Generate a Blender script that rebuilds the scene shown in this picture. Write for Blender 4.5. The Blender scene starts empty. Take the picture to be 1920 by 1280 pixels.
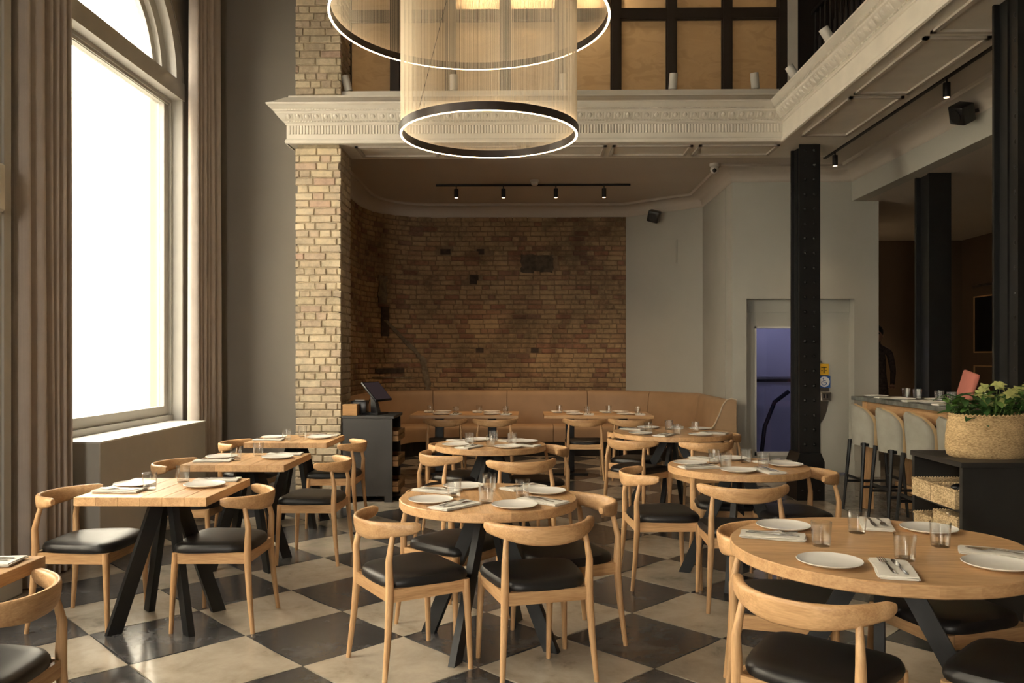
import bpy, bmesh, math, random
from mathutils import Vector, Matrix
random.seed(7)
SC = bpy.context.scene
COL = SC.collection
PI = math.pi
R = math.radians

# ------------------------------------------------------------------ camera
YAW = 0.0176
YFRONT = -4.0   # entrance end of the hall, behind the camera
cam_d = bpy.data.cameras.new('camera')
cam_d.sensor_width = 36.0
cam_d.lens = 1534.0 / 1920.0 * 36.0
cam_d.shift_y = 27.0 / 1920.0
cam_d.clip_start = 0.05
cam = bpy.data.objects.new('camera', cam_d)
COL.objects.link(cam)
cam.location = (0, 0, 1.5)
cam.rotation_euler = (PI / 2, 0, YAW)
SC.camera = cam

# ------------------------------------------------------------------ world, exposure
SC.view_settings.view_transform = 'Standard'
SC.view_settings.look = 'None'
SC.view_settings.gamma = 1.0
SC.view_settings.use_curve_mapping = False
SC.view_settings.exposure = 1.15
world = bpy.data.worlds.new('overcast_sky')
SC.world = world
world.use_nodes = True
wb = world.node_tree.nodes['Background']
wb.inputs['Color'].default_value = (1.0, 0.91, 0.78, 1)
wb.inputs['Strength'].default_value = 10.0
SC.cycles.use_denoising = True
SC.cycles.max_bounces = 10
SC.cycles.diffuse_bounces = 5
SC.cycles.transparent_max_bounces = 24
SC.cycles.caustics_reflective = False
SC.cycles.caustics_refractive = False
SC.cycles.sample_clamp_indirect = 6.0

def light(name, kind, loc, energy, color=(1, 1, 1), rot=(0, 0, 0), parent=None, **kw):
    d = bpy.data.lights.new(name, kind)
    d.energy = energy
    d.color = color
    for k, v in kw.items():
        setattr(d, k, v)
    o = bpy.data.objects.new(name, d)
    COL.objects.link(o)
    o.location = loc
    o.rotation_euler = rot
    o.parent = parent
    return o

# sun stands behind the building: it lights the house across the street, never the room
light('sun', 'SUN', (5, 10, 20), 11.0, (1.0, 0.93, 0.82), (R(20), R(48), 0), angle=R(3))
# light portals that guide the sky through the window openings (give no light of their own)
for wy in (7.0, 3.2, -0.6):
    po = light('window_portal', 'AREA', (-3.78, wy, 2.95), 1.0, rot=(0, R(-90), 0), shape='RECTANGLE', size=4.4, size_y=2.2)
    po.data.cycles.is_portal = True
po = light('window_portal', 'AREA', (-1.5, YFRONT - 0.40, 2.35), 1.0, rot=(R(90), 0, 0), shape='RECTANGLE', size=1.3, size_y=3.1)
po.data.cycles.is_portal = True

# ------------------------------------------------------------------ materials
MATS = {}
def nodes(name):
    m = bpy.data.materials.new(name)
    m.use_nodes = True
    t = m.node_tree
    b = t.nodes['Principled BSDF']
    MATS[name] = m
    return m, t, b
def nd(t, kind, **kw):
    n = t.nodes.new(kind)
    for k, v in kw.items():
        if k in n.inputs:
            n.inputs[k].default_value = v
        else:
            setattr(n, k, v)
    return n
def ramp(t, stops):
    r = t.nodes.new('ShaderNodeValToRGB')
    e = r.color_ramp.elements
    while len(e) < len(stops):
        e.new(0.5)
    for i, (p, c) in enumerate(stops):
        e[i].position = p
        e[i].color = (c[0], c[1], c[2], 1)
    return r
def coords(t, scale=(1, 1, 1), rot=(0, 0, 0), src='Object', offset_random=True):
    tc = t.nodes.new('ShaderNodeTexCoord')
    mp = t.nodes.new('ShaderNodeMapping')
    mp.inputs['Scale'].default_value = scale
    mp.inputs['Rotation'].default_value = rot
    t.links.new(tc.outputs[src], mp.inputs['Vector'])
    if offset_random:
        oi = t.nodes.new('ShaderNodeObjectInfo')
        mu = nd(t, 'ShaderNodeMath', operation='MULTIPLY')
        mu.inputs[1].default_value = 37.0
        t.links.new(oi.outputs['Random'], mu.inputs[0])
        cx = t.nodes.new('ShaderNodeCombineXYZ')
        for i in range(3):
            t.links.new(mu.outputs[0], cx.inputs[i])
        t.links.new(cx.outputs[0], mp.inputs['Location'])
    return mp
def bump(t, b, height_socket, strength=0.2, dist=0.002):
    bp = nd(t, 'ShaderNodeBump')
    bp.inputs['Strength'].default_value = strength
    bp.inputs['Distance'].default_value = dist
    t.links.new(height_socket, bp.inputs['Height'])
    t.links.new(bp.outputs['Normal'], b.inputs['Normal'])
def simple(name, color, rough=0.5, metal=0.0, noise=0.0, nscale=8.0, bumpk=0.0, bscale=60.0, spec=None):
    m, t, b = nodes(name)
    b.inputs['Base Color'].default_value = (*color, 1)
    b.inputs['Roughness'].default_value = rough
    b.inputs['Metallic'].default_value = metal
    if spec is not None:
        b.inputs['Specular IOR Level'].default_value = spec
    if noise > 0:
        mp = coords(t)
        n = nd(t, 'ShaderNodeTexNoise', Scale=nscale, Detail=4.0)
        t.links.new(mp.outputs[0], n.inputs['Vector'])
        r = ramp(t, [(0.3, [c * (1 - noise) for c in color]), (0.7, [min(1, c * (1 + noise)) for c in color])])
        t.links.new(n.outputs['Fac'], r.inputs['Fac'])
        t.links.new(r.outputs['Color'], b.inputs['Base Color'])
    if bumpk > 0:
        mp = coords(t)
        n = nd(t, 'ShaderNodeTexNoise', Scale=bscale, Detail=3.0)
        t.links.new(mp.outputs[0], n.inputs['Vector'])
        bump(t, b, n.outputs['Fac'], bumpk)
    return m
def emit(name, color, strength):
    m = bpy.data.materials.new(name)
    m.use_nodes = True
    t = m.node_tree
    t.nodes.clear()
    e = nd(t, 'ShaderNodeEmission')
    e.inputs['Color'].default_value = (*color, 1)
    e.inputs['Strength'].default_value = strength
    o = t.nodes.new('ShaderNodeOutputMaterial')
    t.links.new(e.outputs[0], o.inputs['Surface'])
    MATS[name] = m
    return m
def wood(name, light_c, dark_c, axis, rough=0.42, scale=1.0):
    m, t, b = nodes(name)
    s = {'x': (1.2, 16, 16), 'y': (16, 1.2, 16), 'z': (16, 16, 1.2)}[axis]
    mp = coords(t, [q * scale for q in s])
    n = nd(t, 'ShaderNodeTexNoise', Scale=1.6, Detail=6.0, Distortion=0.7)
    t.links.new(mp.outputs[0], n.inputs['Vector'])
    mp2 = coords(t, [q * 5 * scale for q in s])
    n2 = nd(t, 'ShaderNodeTexNoise', Scale=2.4, Detail=3.0)
    t.links.new(mp2.outputs[0], n2.inputs['Vector'])
    mid = [(a + c) / 2 for a, c in zip(light_c, dark_c)]
    r = ramp(t, [(0.30, dark_c), (0.46, mid), (0.64, light_c)])
    mx = nd(t, 'ShaderNodeMix', data_type='FLOAT')
    mx.inputs[0].default_value = 0.45
    t.links.new(n.outputs['Fac'], mx.inputs[2])
    t.links.new(n2.outputs['Fac'], mx.inputs[3])
    t.links.new(mx.outputs[0], r.inputs['Fac'])
    oi = t.nodes.new('ShaderNodeObjectInfo')
    hs = t.nodes.new('ShaderNodeHueSaturation')
    mr = nd(t, 'ShaderNodeMapRange')
    mr.inputs['To Min'].default_value = 0.84
    mr.inputs['To Max'].default_value = 1.14
    t.links.new(oi.outputs['Random'], mr.inputs['Value'])
    t.links.new(mr.outputs[0], hs.inputs['Value'])
    t.links.new(r.outputs['Color'], hs.inputs['Color'])
    t.links.new(hs.outputs['Color'], b.inputs['Base Color'])
    b.inputs['Roughness'].default_value = rough
    bump(t, b, n2.outputs['Fac'], 0.08, 0.001)
    return m
def brick_mat(name, stops, grime=0.35, stain=0.1):
    m, t, b = nodes(name)
    oi = t.nodes.new('ShaderNodeObjectInfo')
    ge = t.nodes.new('ShaderNodeNewGeometry')
    ad = nd(t, 'ShaderNodeMath', operation='ADD')
    t.links.new(oi.outputs['Random'], ad.inputs[0])
    t.links.new(ge.outputs['Random Per Island'], ad.inputs[1])
    fr = nd(t, 'ShaderNodeMath', operation='FRACT')
    t.links.new(ad.outputs[0], fr.inputs[0])
    r = ramp(t, stops)
    t.links.new(fr.outputs[0], r.inputs['Fac'])
    n = nd(t, 'ShaderNodeTexNoise', Scale=16.0, Detail=6.0, Roughness=0.7)
    t.links.new(ge.outputs['Position'], n.inputs['Vector'])
    n2 = nd(t, 'ShaderNodeTexNoise', Scale=1.7, Detail=5.0)
    t.links.new(ge.outputs['Position'], n2.inputs['Vector'])
    mu = nd(t, 'ShaderNodeMath', operation='ADD')
    t.links.new(n.outputs['Fac'], mu.inputs[0])
    t.links.new(n2.outputs['Fac'], mu.inputs[1])
    g = ramp(t, [(0.40, (1 - grime,) * 3), (0.56, (1.0, 1.0, 1.0)), (0.70, (1.18, 1.16, 1.1))])
    hl = nd(t, 'ShaderNodeMath', operation='MULTIPLY')
    hl.inputs[1].default_value = 0.5
    t.links.new(mu.outputs[0], hl.inputs[0])
    t.links.new(hl.outputs[0], g.inputs['Fac'])
    mx = nd(t, 'ShaderNodeMix', data_type='RGBA', blend_type='MULTIPLY')
    mx.inputs[0].default_value = 1.0
    t.links.new(r.outputs['Color'], mx.inputs[6])
    t.links.new(g.outputs['Color'], mx.inputs[7])
    n3 = nd(t, 'ShaderNodeTexNoise', Scale=1.15, Detail=7.0, Roughness=0.6, Distortion=0.6)
    t.links.new(ge.outputs['Position'], n3.inputs['Vector'])
    g3 = ramp(t, [(0.36, (1 - stain,) * 3), (0.52, (1.0, 1.0, 1.0))])
    t.links.new(n3.outputs['Fac'], g3.inputs['Fac'])
    m3 = nd(t, 'ShaderNodeMix', data_type='RGBA', blend_type='MULTIPLY')
    m3.inputs[0].default_value = 1.0
    t.links.new(mx.outputs[2], m3.inputs[6])
    t.links.new(g3.outputs['Color'], m3.inputs[7])
    t.links.new(m3.outputs[2], b.inputs['Base Color'])
    b.inputs['Roughness'].default_value = 0.9
    bump(t, b, n.outputs['Fac'], 0.6, 0.006)
    return m
def tile_mat(name, stops, rmin, rmax):
    m, t, b = nodes(name)
    mp = coords(t)
    n = nd(t, 'ShaderNodeTexNoise', Scale=4.5, Detail=8.0, Roughness=0.62, Distortion=0.4)
    t.links.new(mp.outputs[0], n.inputs['Vector'])
    n2 = nd(t, 'ShaderNodeTexNoise', Scale=26.0, Detail=6.0, Roughness=0.65)
    t.links.new(mp.outputs[0], n2.inputs['Vector'])
    mx = nd(t, 'ShaderNodeMix', data_type='FLOAT')
    mx.inputs[0].default_value = 0.12
    t.links.new(n.outputs['Fac'], mx.inputs[2])
    t.links.new(n2.outputs['Fac'], mx.inputs[3])
    r = ramp(t, stops)
    t.links.new(mx.outputs[0], r.inputs['Fac'])
    oi = t.nodes.new('ShaderNodeObjectInfo')
    hs = t.nodes.new('ShaderNodeHueSaturation')
    mr = nd(t, 'ShaderNodeMapRange')
    mr.inputs['To Min'].default_value = 0.8
    mr.inputs['To Max'].default_value = 1.15
    t.links.new(oi.outputs['Random'], mr.inputs['Value'])
    t.links.new(mr.outputs[0], hs.inputs['Value'])
    t.links.new(r.outputs['Color'], hs.inputs['Color'])
    t.links.new(hs.outputs['Color'], b.inputs['Base Color'])
    m2 = nd(t, 'ShaderNodeMapRange')
    m2.inputs['From Min'].default_value = 0.35
    m2.inputs['From Max'].default_value = 0.65
    m2.inputs['To Min'].default_value = rmin
    m2.inputs['To Max'].default_value = rmax
    t.links.new(n2.outputs['Fac'], m2.inputs['Value'])
    t.links.new(m2.outputs[0], b.inputs['Roughness'])
    bump(t, b, n.outputs['Fac'], 0.03, 0.003)
    return m
def thin_glass(name, tint=(1, 1, 1), gloss=0.03, base=0.02, rough=0.0, top=0.6):
    m = bpy.data.materials.new(name)
    m.use_nodes = True
    t = m.node_tree
    t.nodes.clear()
    tr = nd(t, 'ShaderNodeBsdfTransparent')
    tr.inputs['Color'].default_value = (*tint, 1)
    gl = nd(t, 'ShaderNodeBsdfGlossy')
    gl.inputs['Roughness'].default_value = rough + gloss
    fr = nd(t, 'ShaderNodeLayerWeight')
    fr.inputs['Blend'].default_value = 0.5
    mr = nd(t, 'ShaderNodeMapRange')
    mr.inputs['To Min'].default_value = base
    mr.inputs['To Max'].default_value = top
    pw = nd(t, 'ShaderNodeMath', operation='POWER')
    pw.inputs[1].default_value = 2.2
    t.links.new(fr.outputs['Facing'], pw.inputs[0])
    t.links.new(pw.outputs[0], mr.inputs['Value'])
    mx = t.nodes.new('ShaderNodeMixShader')
    t.links.new(mr.outputs[0], mx.inputs[0])
    t.links.new(tr.outputs[0], mx.inputs[1])
    t.links.new(gl.outputs[0], mx.inputs[2])
    o = t.nodes.new('ShaderNodeOutputMaterial')
    t.links.new(mx.outputs[0], o.inputs['Surface'])
    MATS[name] = m
    return m
def frosted(name, color):
    m = bpy.data.materials.new(name)
    m.use_nodes = True
    t = m.node_tree
    t.nodes.clear()
    tl = nd(t, 'ShaderNodeBsdfTranslucent')
    df = nd(t, 'ShaderNodeBsdfPrincipled')
    mp = coords(t, (1, 1, 2.2))
    n = nd(t, 'ShaderNodeTexNoise', Scale=3.0, Detail=5.0, Distortion=1.5)
    t.links.new(mp.outputs[0], n.inputs['Vector'])
    r = ramp(t, [(0.40, [c * 0.86 for c in color]), (0.5, color), (0.62, [c * 0.94 for c in color])])
    t.links.new(n.outputs['Fac'], r.inputs['Fac'])
    t.links.new(r.outputs['Color'], tl.inputs['Color'])
    t.links.new(r.outputs['Color'], df.inputs['Base Color'])
    df.inputs['Roughness'].default_value = 0.35
    n2 = nd(t, 'ShaderNodeTexNoise', Scale=70.0, Detail=2.0)
    t.links.new(mp.outputs[0], n2.inputs['Vector'])
    bump(t, df, n2.outputs['Fac'], 0.4)
    mx = t.nodes.new('ShaderNodeMixShader')
    mx.inputs[0].default_value = 0.45
    t.links.new(tl.outputs[0], mx.inputs[1])
    t.links.new(df.outputs[0], mx.inputs[2])
    o = t.nodes.new('ShaderNodeOutputMaterial')
    t.links.new(mx.outputs[0], o.inputs['Surface'])
    MATS[name] = m
    return m
def weave(name, c1, c2, sx=160.0, sz=160.0, rough=0.85, bumpk=0.25):
    m, t, b = nodes(name)
    mp = coords(t, offset_random=False)
    w1 = nd(t, 'ShaderNodeTexWave', Scale=sx, Distortion=1.5)
    w1.bands_direction = 'Y'
    w2 = nd(t, 'ShaderNodeTexWave', Scale=sz, Distortion=1.5)
    w2.bands_direction = 'Z'
    n = nd(t, 'ShaderNodeTexNoise', Scale=9.0, Detail=5.0)
    for k in (w1, w2, n):
        t.links.new(mp.outputs[0], k.inputs['Vector'])
    a1 = nd(t, 'ShaderNodeMath', operation='ADD')
    t.links.new(w1.outputs['Fac'], a1.inputs[0])
    t.links.new(w2.outputs['Fac'], a1.inputs[1])
    a2 = nd(t, 'ShaderNodeMath', operation='MULTIPLY_ADD')
    a2.inputs[1].default_value = 0.25
    t.links.new(a1.outputs[0], a2.inputs[0])
    h = nd(t, 'ShaderNodeMath', operation='MULTIPLY')
    h.inputs[1].default_value = 0.5
    t.links.new(n.outputs['Fac'], h.inputs[0])
    t.links.new(h.outputs[0], a2.inputs[2])
    r = ramp(t, [(0.25, c1), (0.7, c2)])
    t.links.new(a2.outputs[0], r.inputs['Fac'])
    t.links.new(r.outputs['Color'], b.inputs['Base Color'])
    b.inputs['Roughness'].default_value = rough
    bump(t, b, a1.outputs[0], bumpk, 0.002)
    return m

OAK_L, OAK_D = (0.68, 0.43, 0.22), (0.41, 0.215, 0.09)
wood('oak_x', OAK_L, OAK_D, 'x')
wood('oak_y', OAK_L, OAK_D, 'y')
wood('oak_z', OAK_L, OAK_D, 'z')
wood('crate_wood', (0.40, 0.23, 0.10), (0.22, 0.11, 0.045), 'y', 0.7)
simple('leather_black', (0.010, 0.009, 0.009), 0.42, bumpk=0.08, bscale=220)
simple('steel_black', (0.012, 0.013, 0.014), 0.45, noise=0.2)
simple('column_black', (0.006, 0.006, 0.006), 0.42, noise=0.25, bumpk=0.06, bscale=30)
simple('track_black', (0.006, 0.006, 0.006), 0.5)
simple('porcelain', (0.80, 0.78, 0.74), 0.22, noise=0.02)
simple('linen_white', (0.74, 0.71, 0.65), 0.9, noise=0.05, nscale=40, bumpk=0.25, bscale=350)
simple('cutlery_steel', (0.62, 0.60, 0.58), 0.18, 1.0)
thin_glass('tumbler_glass', (0.985, 0.99, 0.985), 0.04, 0.07, top=0.75)
thin_glass('window_glass', (0.97, 0.98, 0.97), 0.0, 0.02)
thin_glass('lift_glass', (0.62, 0.63, 0.80), 0.02, 0.05)
simple('paint_grey', (0.25, 0.225, 0.195), 0.85, noise=0.03, nscale=2.0, bumpk=0.05, bscale=120)
simple('paint_sage', (0.43, 0.425, 0.38), 0.8, noise=0.03, nscale=2.0)
simple('paint_stone', (0.47, 0.45, 0.405), 0.6, noise=0.03)
simple('paint_white', (0.66, 0.645, 0.60), 0.55, noise=0.03, nscale=3.0)
simple('plaster_white', (0.74, 0.70, 0.62), 0.6, noise=0.05, nscale=5.0, bumpk=0.06, bscale=40)
simple('ceiling_white', (0.52, 0.47, 0.41), 0.75, noise=0.03, nscale=1.5)
simple('paint_brown', (0.090, 0.056, 0.030), 0.8, noise=0.06, nscale=2.0)
simple('dark_ribs', (0.018, 0.012, 0.010), 0.6)
simple('iron_black', (0.012, 0.010, 0.010), 0.5)
simple('mullion_brown', (0.040, 0.028, 0.020), 0.55)
simple('mortar', (0.20, 0.135, 0.08), 0.95, noise=0.25, nscale=20, bumpk=0.4, bscale=60)
simple('mortar_pier', (0.40, 0.33, 0.23), 0.95, noise=0.25, nscale=20, bumpk=0.4, bscale=60)
simple('cement', (0.17, 0.135, 0.09), 0.95, noise=0.4, nscale=14, bumpk=0.7, bscale=40)
simple('soot_cement', (0.085, 0.065, 0.045), 0.95, noise=0.4, nscale=14, bumpk=0.7, bscale=40)
simple('dark_fill', (0.05, 0.035, 0.025), 0.95, noise=0.4, nscale=14, bumpk=0.5, bscale=40)
simple('grout', (0.055, 0.05, 0.045), 0.8, noise=0.3)
simple('leather_tan', (0.40, 0.26, 0.15), 0.55, noise=0.08, nscale=4.0, bumpk=0.1, bscale=120)
simple('piping_cream', (0.55, 0.46, 0.33), 0.6)
simple('plinth_dark', (0.020, 0.016, 0.013), 0.6)
simple('till_charcoal', (0.045, 0.043, 0.042), 0.55, noise=0.18, nscale=3)
simple('console_black', (0.020, 0.018, 0.016), 0.5, noise=0.25, nscale=4)
simple('device_black', (0.008, 0.008, 0.009), 0.3)
simple('velvet_grey', (0.29, 0.28, 0.24), 0.9, noise=0.08, nscale=12, bumpk=0.15, bscale=250)
simple('velvet_tan', (0.45, 0.32, 0.17), 0.9, noise=0.08, nscale=12, bumpk=0.15, bscale=250)
simple('velvet_pink', (0.62, 0.22, 0.18), 0.85, noise=0.06)
simple('brushed_steel', (0.62, 0.60, 0.56), 0.28, 1.0)
simple('sticker_blue', (0.02, 0.10, 0.34), 0.5)
simple('sticker_white', (0.75, 0.75, 0.75), 0.5)
simple('sticker_yellow', (0.70, 0.42, 0.03), 0.5)
simple('card_tan', (0.52, 0.30, 0.13), 0.8, noise=0.1)
simple('facade_cream', (0.82, 0.78, 0.70), 0.9, noise=0.03)
simple('street_grey', (0.35, 0.34, 0.32), 0.9)
simple('thread_cream', (0.80, 0.70, 0.54), 0.6)
simple('ring_bronze', (0.030, 0.020, 0.015), 0.4, 0.3)
simple('leaf_dark', (0.038, 0.105, 0.024), 0.5, noise=0.3)
simple('leaf_mid', (0.11, 0.23, 0.045), 0.5, noise=0.3)
simple('flower_lime', (0.36, 0.38, 0.13), 0.6, noise=0.35)
simple('stem_green', (0.10, 0.16, 0.04), 0.6)
simple('soil', (0.03, 0.02, 0.012), 0.95)
simple('skin_tone', (0.25, 0.13, 0.08), 0.6)
simple('cloth_dark', (0.045, 0.028, 0.022), 0.9, noise=0.5, nscale=30)
simple('hair_dark', (0.008, 0.006, 0.005), 0.6)
simple('bar_stone', (0.13, 0.14, 0.13), 0.25, noise=0.45, nscale=9)
weave('curtain_linen', (0.42, 0.365, 0.325), (0.55, 0.485, 0.435), 130, 130)
def straw(name, c1, c2, sc):
    m, t, b = nodes(name)
    mp = coords(t, (1, 1, 2.6), offset_random=False)
    n = nd(t, 'ShaderNodeTexNoise', Scale=sc, Detail=3.0, Roughness=0.6)
    w = nd(t, 'ShaderNodeTexNoise', Scale=7.0, Detail=3.0)
    t.links.new(mp.outputs[0], n.inputs['Vector'])
    t.links.new(mp.outputs[0], w.inputs['Vector'])
    mx = nd(t, 'ShaderNodeMix', data_type='FLOAT')
    mx.inputs[0].default_value = 0.25
    t.links.new(n.outputs['Fac'], mx.inputs[2])
    t.links.new(w.outputs['Fac'], mx.inputs[3])
    r = ramp(t, [(0.36, c1), (0.62, c2)])
    t.links.new(mx.outputs[0], r.inputs['Fac'])
    t.links.new(r.outputs['Color'], b.inputs['Base Color'])
    b.inputs['Roughness'].default_value = 0.9
    bump(t, b, n.outputs['Fac'], 0.9, 0.006)
    return m
straw('seagrass', (0.30, 0.19, 0.085), (0.68, 0.49, 0.26), 75)
straw('wicker', (0.26, 0.17, 0.08), (0.72, 0.55, 0.33), 60)
frosted('frosted_pane', (0.46, 0.37, 0.26))
emit('led_warm', (1.0, 0.68, 0.38), 9.0)
emit('bulb_warm', (1.0, 0.70, 0.38), 90.0)
emit('spot_lens', (1.0, 0.70, 0.42), 1.6)
emit('downlight_lens', (1.0, 0.80, 0.55), 14.0)
emit('screen_glow', (0.12, 0.08, 0.08), 0.12)
brick_mat('brick_alcove', [(0.0, (0.36, 0.25, 0.135)), (0.35, (0.41, 0.285, 0.155)), (0.60, (0.38, 0.25, 0.135)),
                           (0.80, (0.32, 0.195, 0.11)), (0.93, (0.27, 0.135, 0.08)), (1.0, (0.23, 0.14, 0.09))], 0.45, 0.42)
brick_mat('brick_pier', [(0.0, (0.60, 0.50, 0.345)), (0.35, (0.66, 0.565, 0.41)), (0.60, (0.57, 0.465, 0.33)),
                         (0.85, (0.53, 0.44, 0.325)), (0.97, (0.54, 0.42, 0.315)), (1.0, (0.54, 0.38, 0.29))], 0.34)
tile_mat('tile_pale', [(0.30, (0.22, 0.185, 0.145)), (0.42, (0.37, 0.32, 0.255)), (0.60, (0.46, 0.40, 0.325))], 0.15, 0.24)
tile_mat('tile_dark', [(0.30, (0.036, 0.035, 0.036)), (0.50, (0.068, 0.066, 0.067)), (0.70, (0.13, 0.126, 0.126))], 0.15, 0.25)
tile_mat('tile_grey', [(0.30, (0.15, 0.14, 0.125)), (0.50, (0.18, 0.17, 0.152)), (0.70, (0.21, 0.20, 0.18))], 0.18, 0.26)

# ------------------------------------------------------------------ mesh helpers
class MB:
    def __init__(s):
        s.v, s.f, s.m = [], [], []
        s.mi = 0
    def add(s, vs, fs):
        o = len(s.v)
        s.v += [tuple(q) for q in vs]
        s.f += [tuple(i + o for i in f) for f in fs]
        s.m += [s.mi] * len(fs)
        return s
    def box(s, x0, x1, y0, y1, z0, z1):
        return s.add([(x0, y0, z0), (x1, y0, z0), (x1, y1, z0), (x0, y1, z0), (x0, y0, z1), (x1, y0, z1), (x1, y1, z1), (x0, y1, z1)],
                     [(0, 3, 2, 1), (4, 5, 6, 7), (0, 1, 5, 4), (1, 2, 6, 5), (2, 3, 7, 6), (3, 0, 4, 7)])
    def rbox(s, x0, x1, y0, y1, z0, z1, r=0.01, seg=2):
        bm = bmesh.new()
        bmesh.ops.create_cube(bm, size=1.0)
        for v in bm.verts:
            v.co = Vector((x0 + (v.co.x + .5) * (x1 - x0), y0 + (v.co.y + .5) * (y1 - y0), z0 + (v.co.z + .5) * (z1 - z0)))
        bmesh.ops.bevel(bm, geom=list(bm.edges), offset=r, segments=seg, affect='EDGES', profile=0.5)
        bm.verts.index_update()
        s.add([v.co[:] for v in bm.verts], [[v.index for v in f.verts] for f in bm.faces])
        bm.free()
        return s
    def hexa(s, q0, q1):  # two quads (lists of 4 points), joined
        return s.add(list(q0) + list(q1), [(3, 2, 1, 0), (4, 5, 6, 7), (0, 1, 5, 4), (1, 2, 6, 5), (2, 3, 7, 6), (3, 0, 4, 7)])
    def bar(s, p, q, w, h, up=(0, 0, 1)):
        p, q = Vector(p), Vector(q)
        d = (q - p).normalized()
        u = Vector(up)
        if abs(d.dot(u)) > 0.98:
            u = Vector((1, 0, 0))
        a = d.cross(u).normalized()
        b = a.cross(d).normalized()
        off = [-a * w / 2 - b * h / 2, a * w / 2 - b * h / 2, a * w / 2 + b * h / 2, -a * w / 2 + b * h / 2]
        return s.hexa([p + o for o in off], [q + o for o in off])
    def tube(s, pts, rad, n=10, caps=True):
        pts = [Vector(p) for p in pts]
        if not hasattr(rad, '__len__'):
            rad = [rad] * len(pts)
        vs, fs = [], []
        ref = None
        for i, p in enumerate(pts):
            d = (pts[min(i + 1, len(pts) - 1)] - pts[max(i - 1, 0)]).normalized()
            if ref is None:
                ref = Vector((0, 0, 1)) if abs(d.z) < 0.9 else Vector((1, 0, 0))
            a = d.cross(ref).normalized()
            b = a.cross(d).normalized()
            ref = b
            for k in range(n):
                t = 2 * PI * k / n
                vs.append(p + (a * math.cos(t) + b * math.sin(t)) * rad[i])
        for i in range(len(pts) - 1):
            for k in range(n):
                k2 = (k + 1) % n
                fs.append((i * n + k, i * n + k2, (i + 1) * n + k2, (i + 1) * n + k))
        if caps:
            fs.append(tuple(range(n - 1, -1, -1)))
            fs.append(tuple((len(pts) - 1) * n + k for k in range(n)))
        return s.add(vs, fs)
    def lathe(s, prof, n=24, c=(0, 0, 0), flute=0.0, every=2, sx=1.0, sy=1.0):
        vs, fs = [], []
        for (r, z) in prof:
            for k in range(n):
                t = 2 * PI * k / n
                rr = r * (1 + (flute if (k // (every // 2 if every > 1 else 1)) % 2 else 0))
                vs.append((c[0] + rr * math.cos(t) * sx, c[1] + rr * math.sin(t) * sy, c[2] + z))
        m = len(prof)
        for i in range(m - 1):
            for k in range(n):
                k2 = (k + 1) % n
                fs.append((i * n + k, i * n + k2, (i + 1) * n + k2, (i + 1) * n + k))
        if prof[0][0] > 1e-5:
            fs.append(tuple(range(n - 1, -1, -1)))
        if prof[-1][0] > 1e-5:
            fs.append(tuple((m - 1) * n + k for k in range(n)))
        return s.add(vs, fs)
    def prism(s, poly, z0, z1):
        n = len(poly)
        return s.add([(x, y, z0) for x, y in poly] + [(x, y, z1) for x, y in poly],
                     [tuple(range(n - 1, -1, -1)), tuple(range(n, 2 * n))] + [(i, (i + 1) % n, n + (i + 1) % n, n + i) for i in range(n)])
    def sphere(s, c, r, nu=10, nv=6, sc=(1, 1, 1)):
        prof = [(r * math.sin(PI * i / nv), -r * math.cos(PI * i / nv)) for i in range(nv + 1)]
        vs, fs = [], []
        for (rr, z) in prof:
            for k in range(nu):
                t = 2 * PI * k / nu
                vs.append((c[0] + rr * math.cos(t) * sc[0], c[1] + rr * math.sin(t) * sc[1], c[2] + z * sc[2]))
        for i in range(nv):
            for k in range(nu):
                k2 = (k + 1) % nu
                fs.append((i * nu + k, i * nu + k2, (i + 1) * nu + k2, (i + 1) * nu + k))
        return s.add(vs, fs)
    def sweep(s, path, prof, closed=False, caps=False):
        """path: [(x,y)], prof: [(u,z)], u measured to the right of travel; mitred."""
        rows = offset_path(path, [p[0] for p in prof])
        n, m = len(path), len(prof)
        vs = [(rows[j][i][0], rows[j][i][1], prof[j][1]) for i in range(n) for j in range(m)]
        fs = []
        for i in range(n - 1):
            for j in range(m if closed else m - 1):
                j2 = (j + 1) % m
                fs.append((i * m + j, (i + 1) * m + j, (i + 1) * m + j2, i * m + j2))
        if caps:
            fs.append(tuple(range(m)))
            fs.append(tuple((n - 1) * m + j for j in range(m - 1, -1, -1)))
        return s.add(vs, fs)
    def mesh(s, name, mat, smooth=False):
        me = bpy.data.meshes.new(name)
        me.from_pydata(s.v, [], s.f)
        for q in (mat if isinstance(mat, (list, tuple)) else [mat]):
            me.materials.append(MATS[q])
        if isinstance(mat, (list, tuple)):
            me.polygons.foreach_set('material_index', s.m)
        bm = bmesh.new()
        bm.from_mesh(me)
        bmesh.ops.recalc_face_normals(bm, faces=bm.faces)
        bm.to_mesh(me)
        bm.free()
        if smooth:
            me.polygons.foreach_set('use_smooth', [True] * len(me.polygons))
            if smooth != 'all':
                me.set_sharp_from_angle(angle=R(smooth if smooth is not True else 40))
        me.update()
        return me
    def build(s, name, mat, parent=None, smooth=False, loc=None, rot=None):
        return obj(name, s.mesh(name, mat, smooth), parent, loc, rot)

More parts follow.
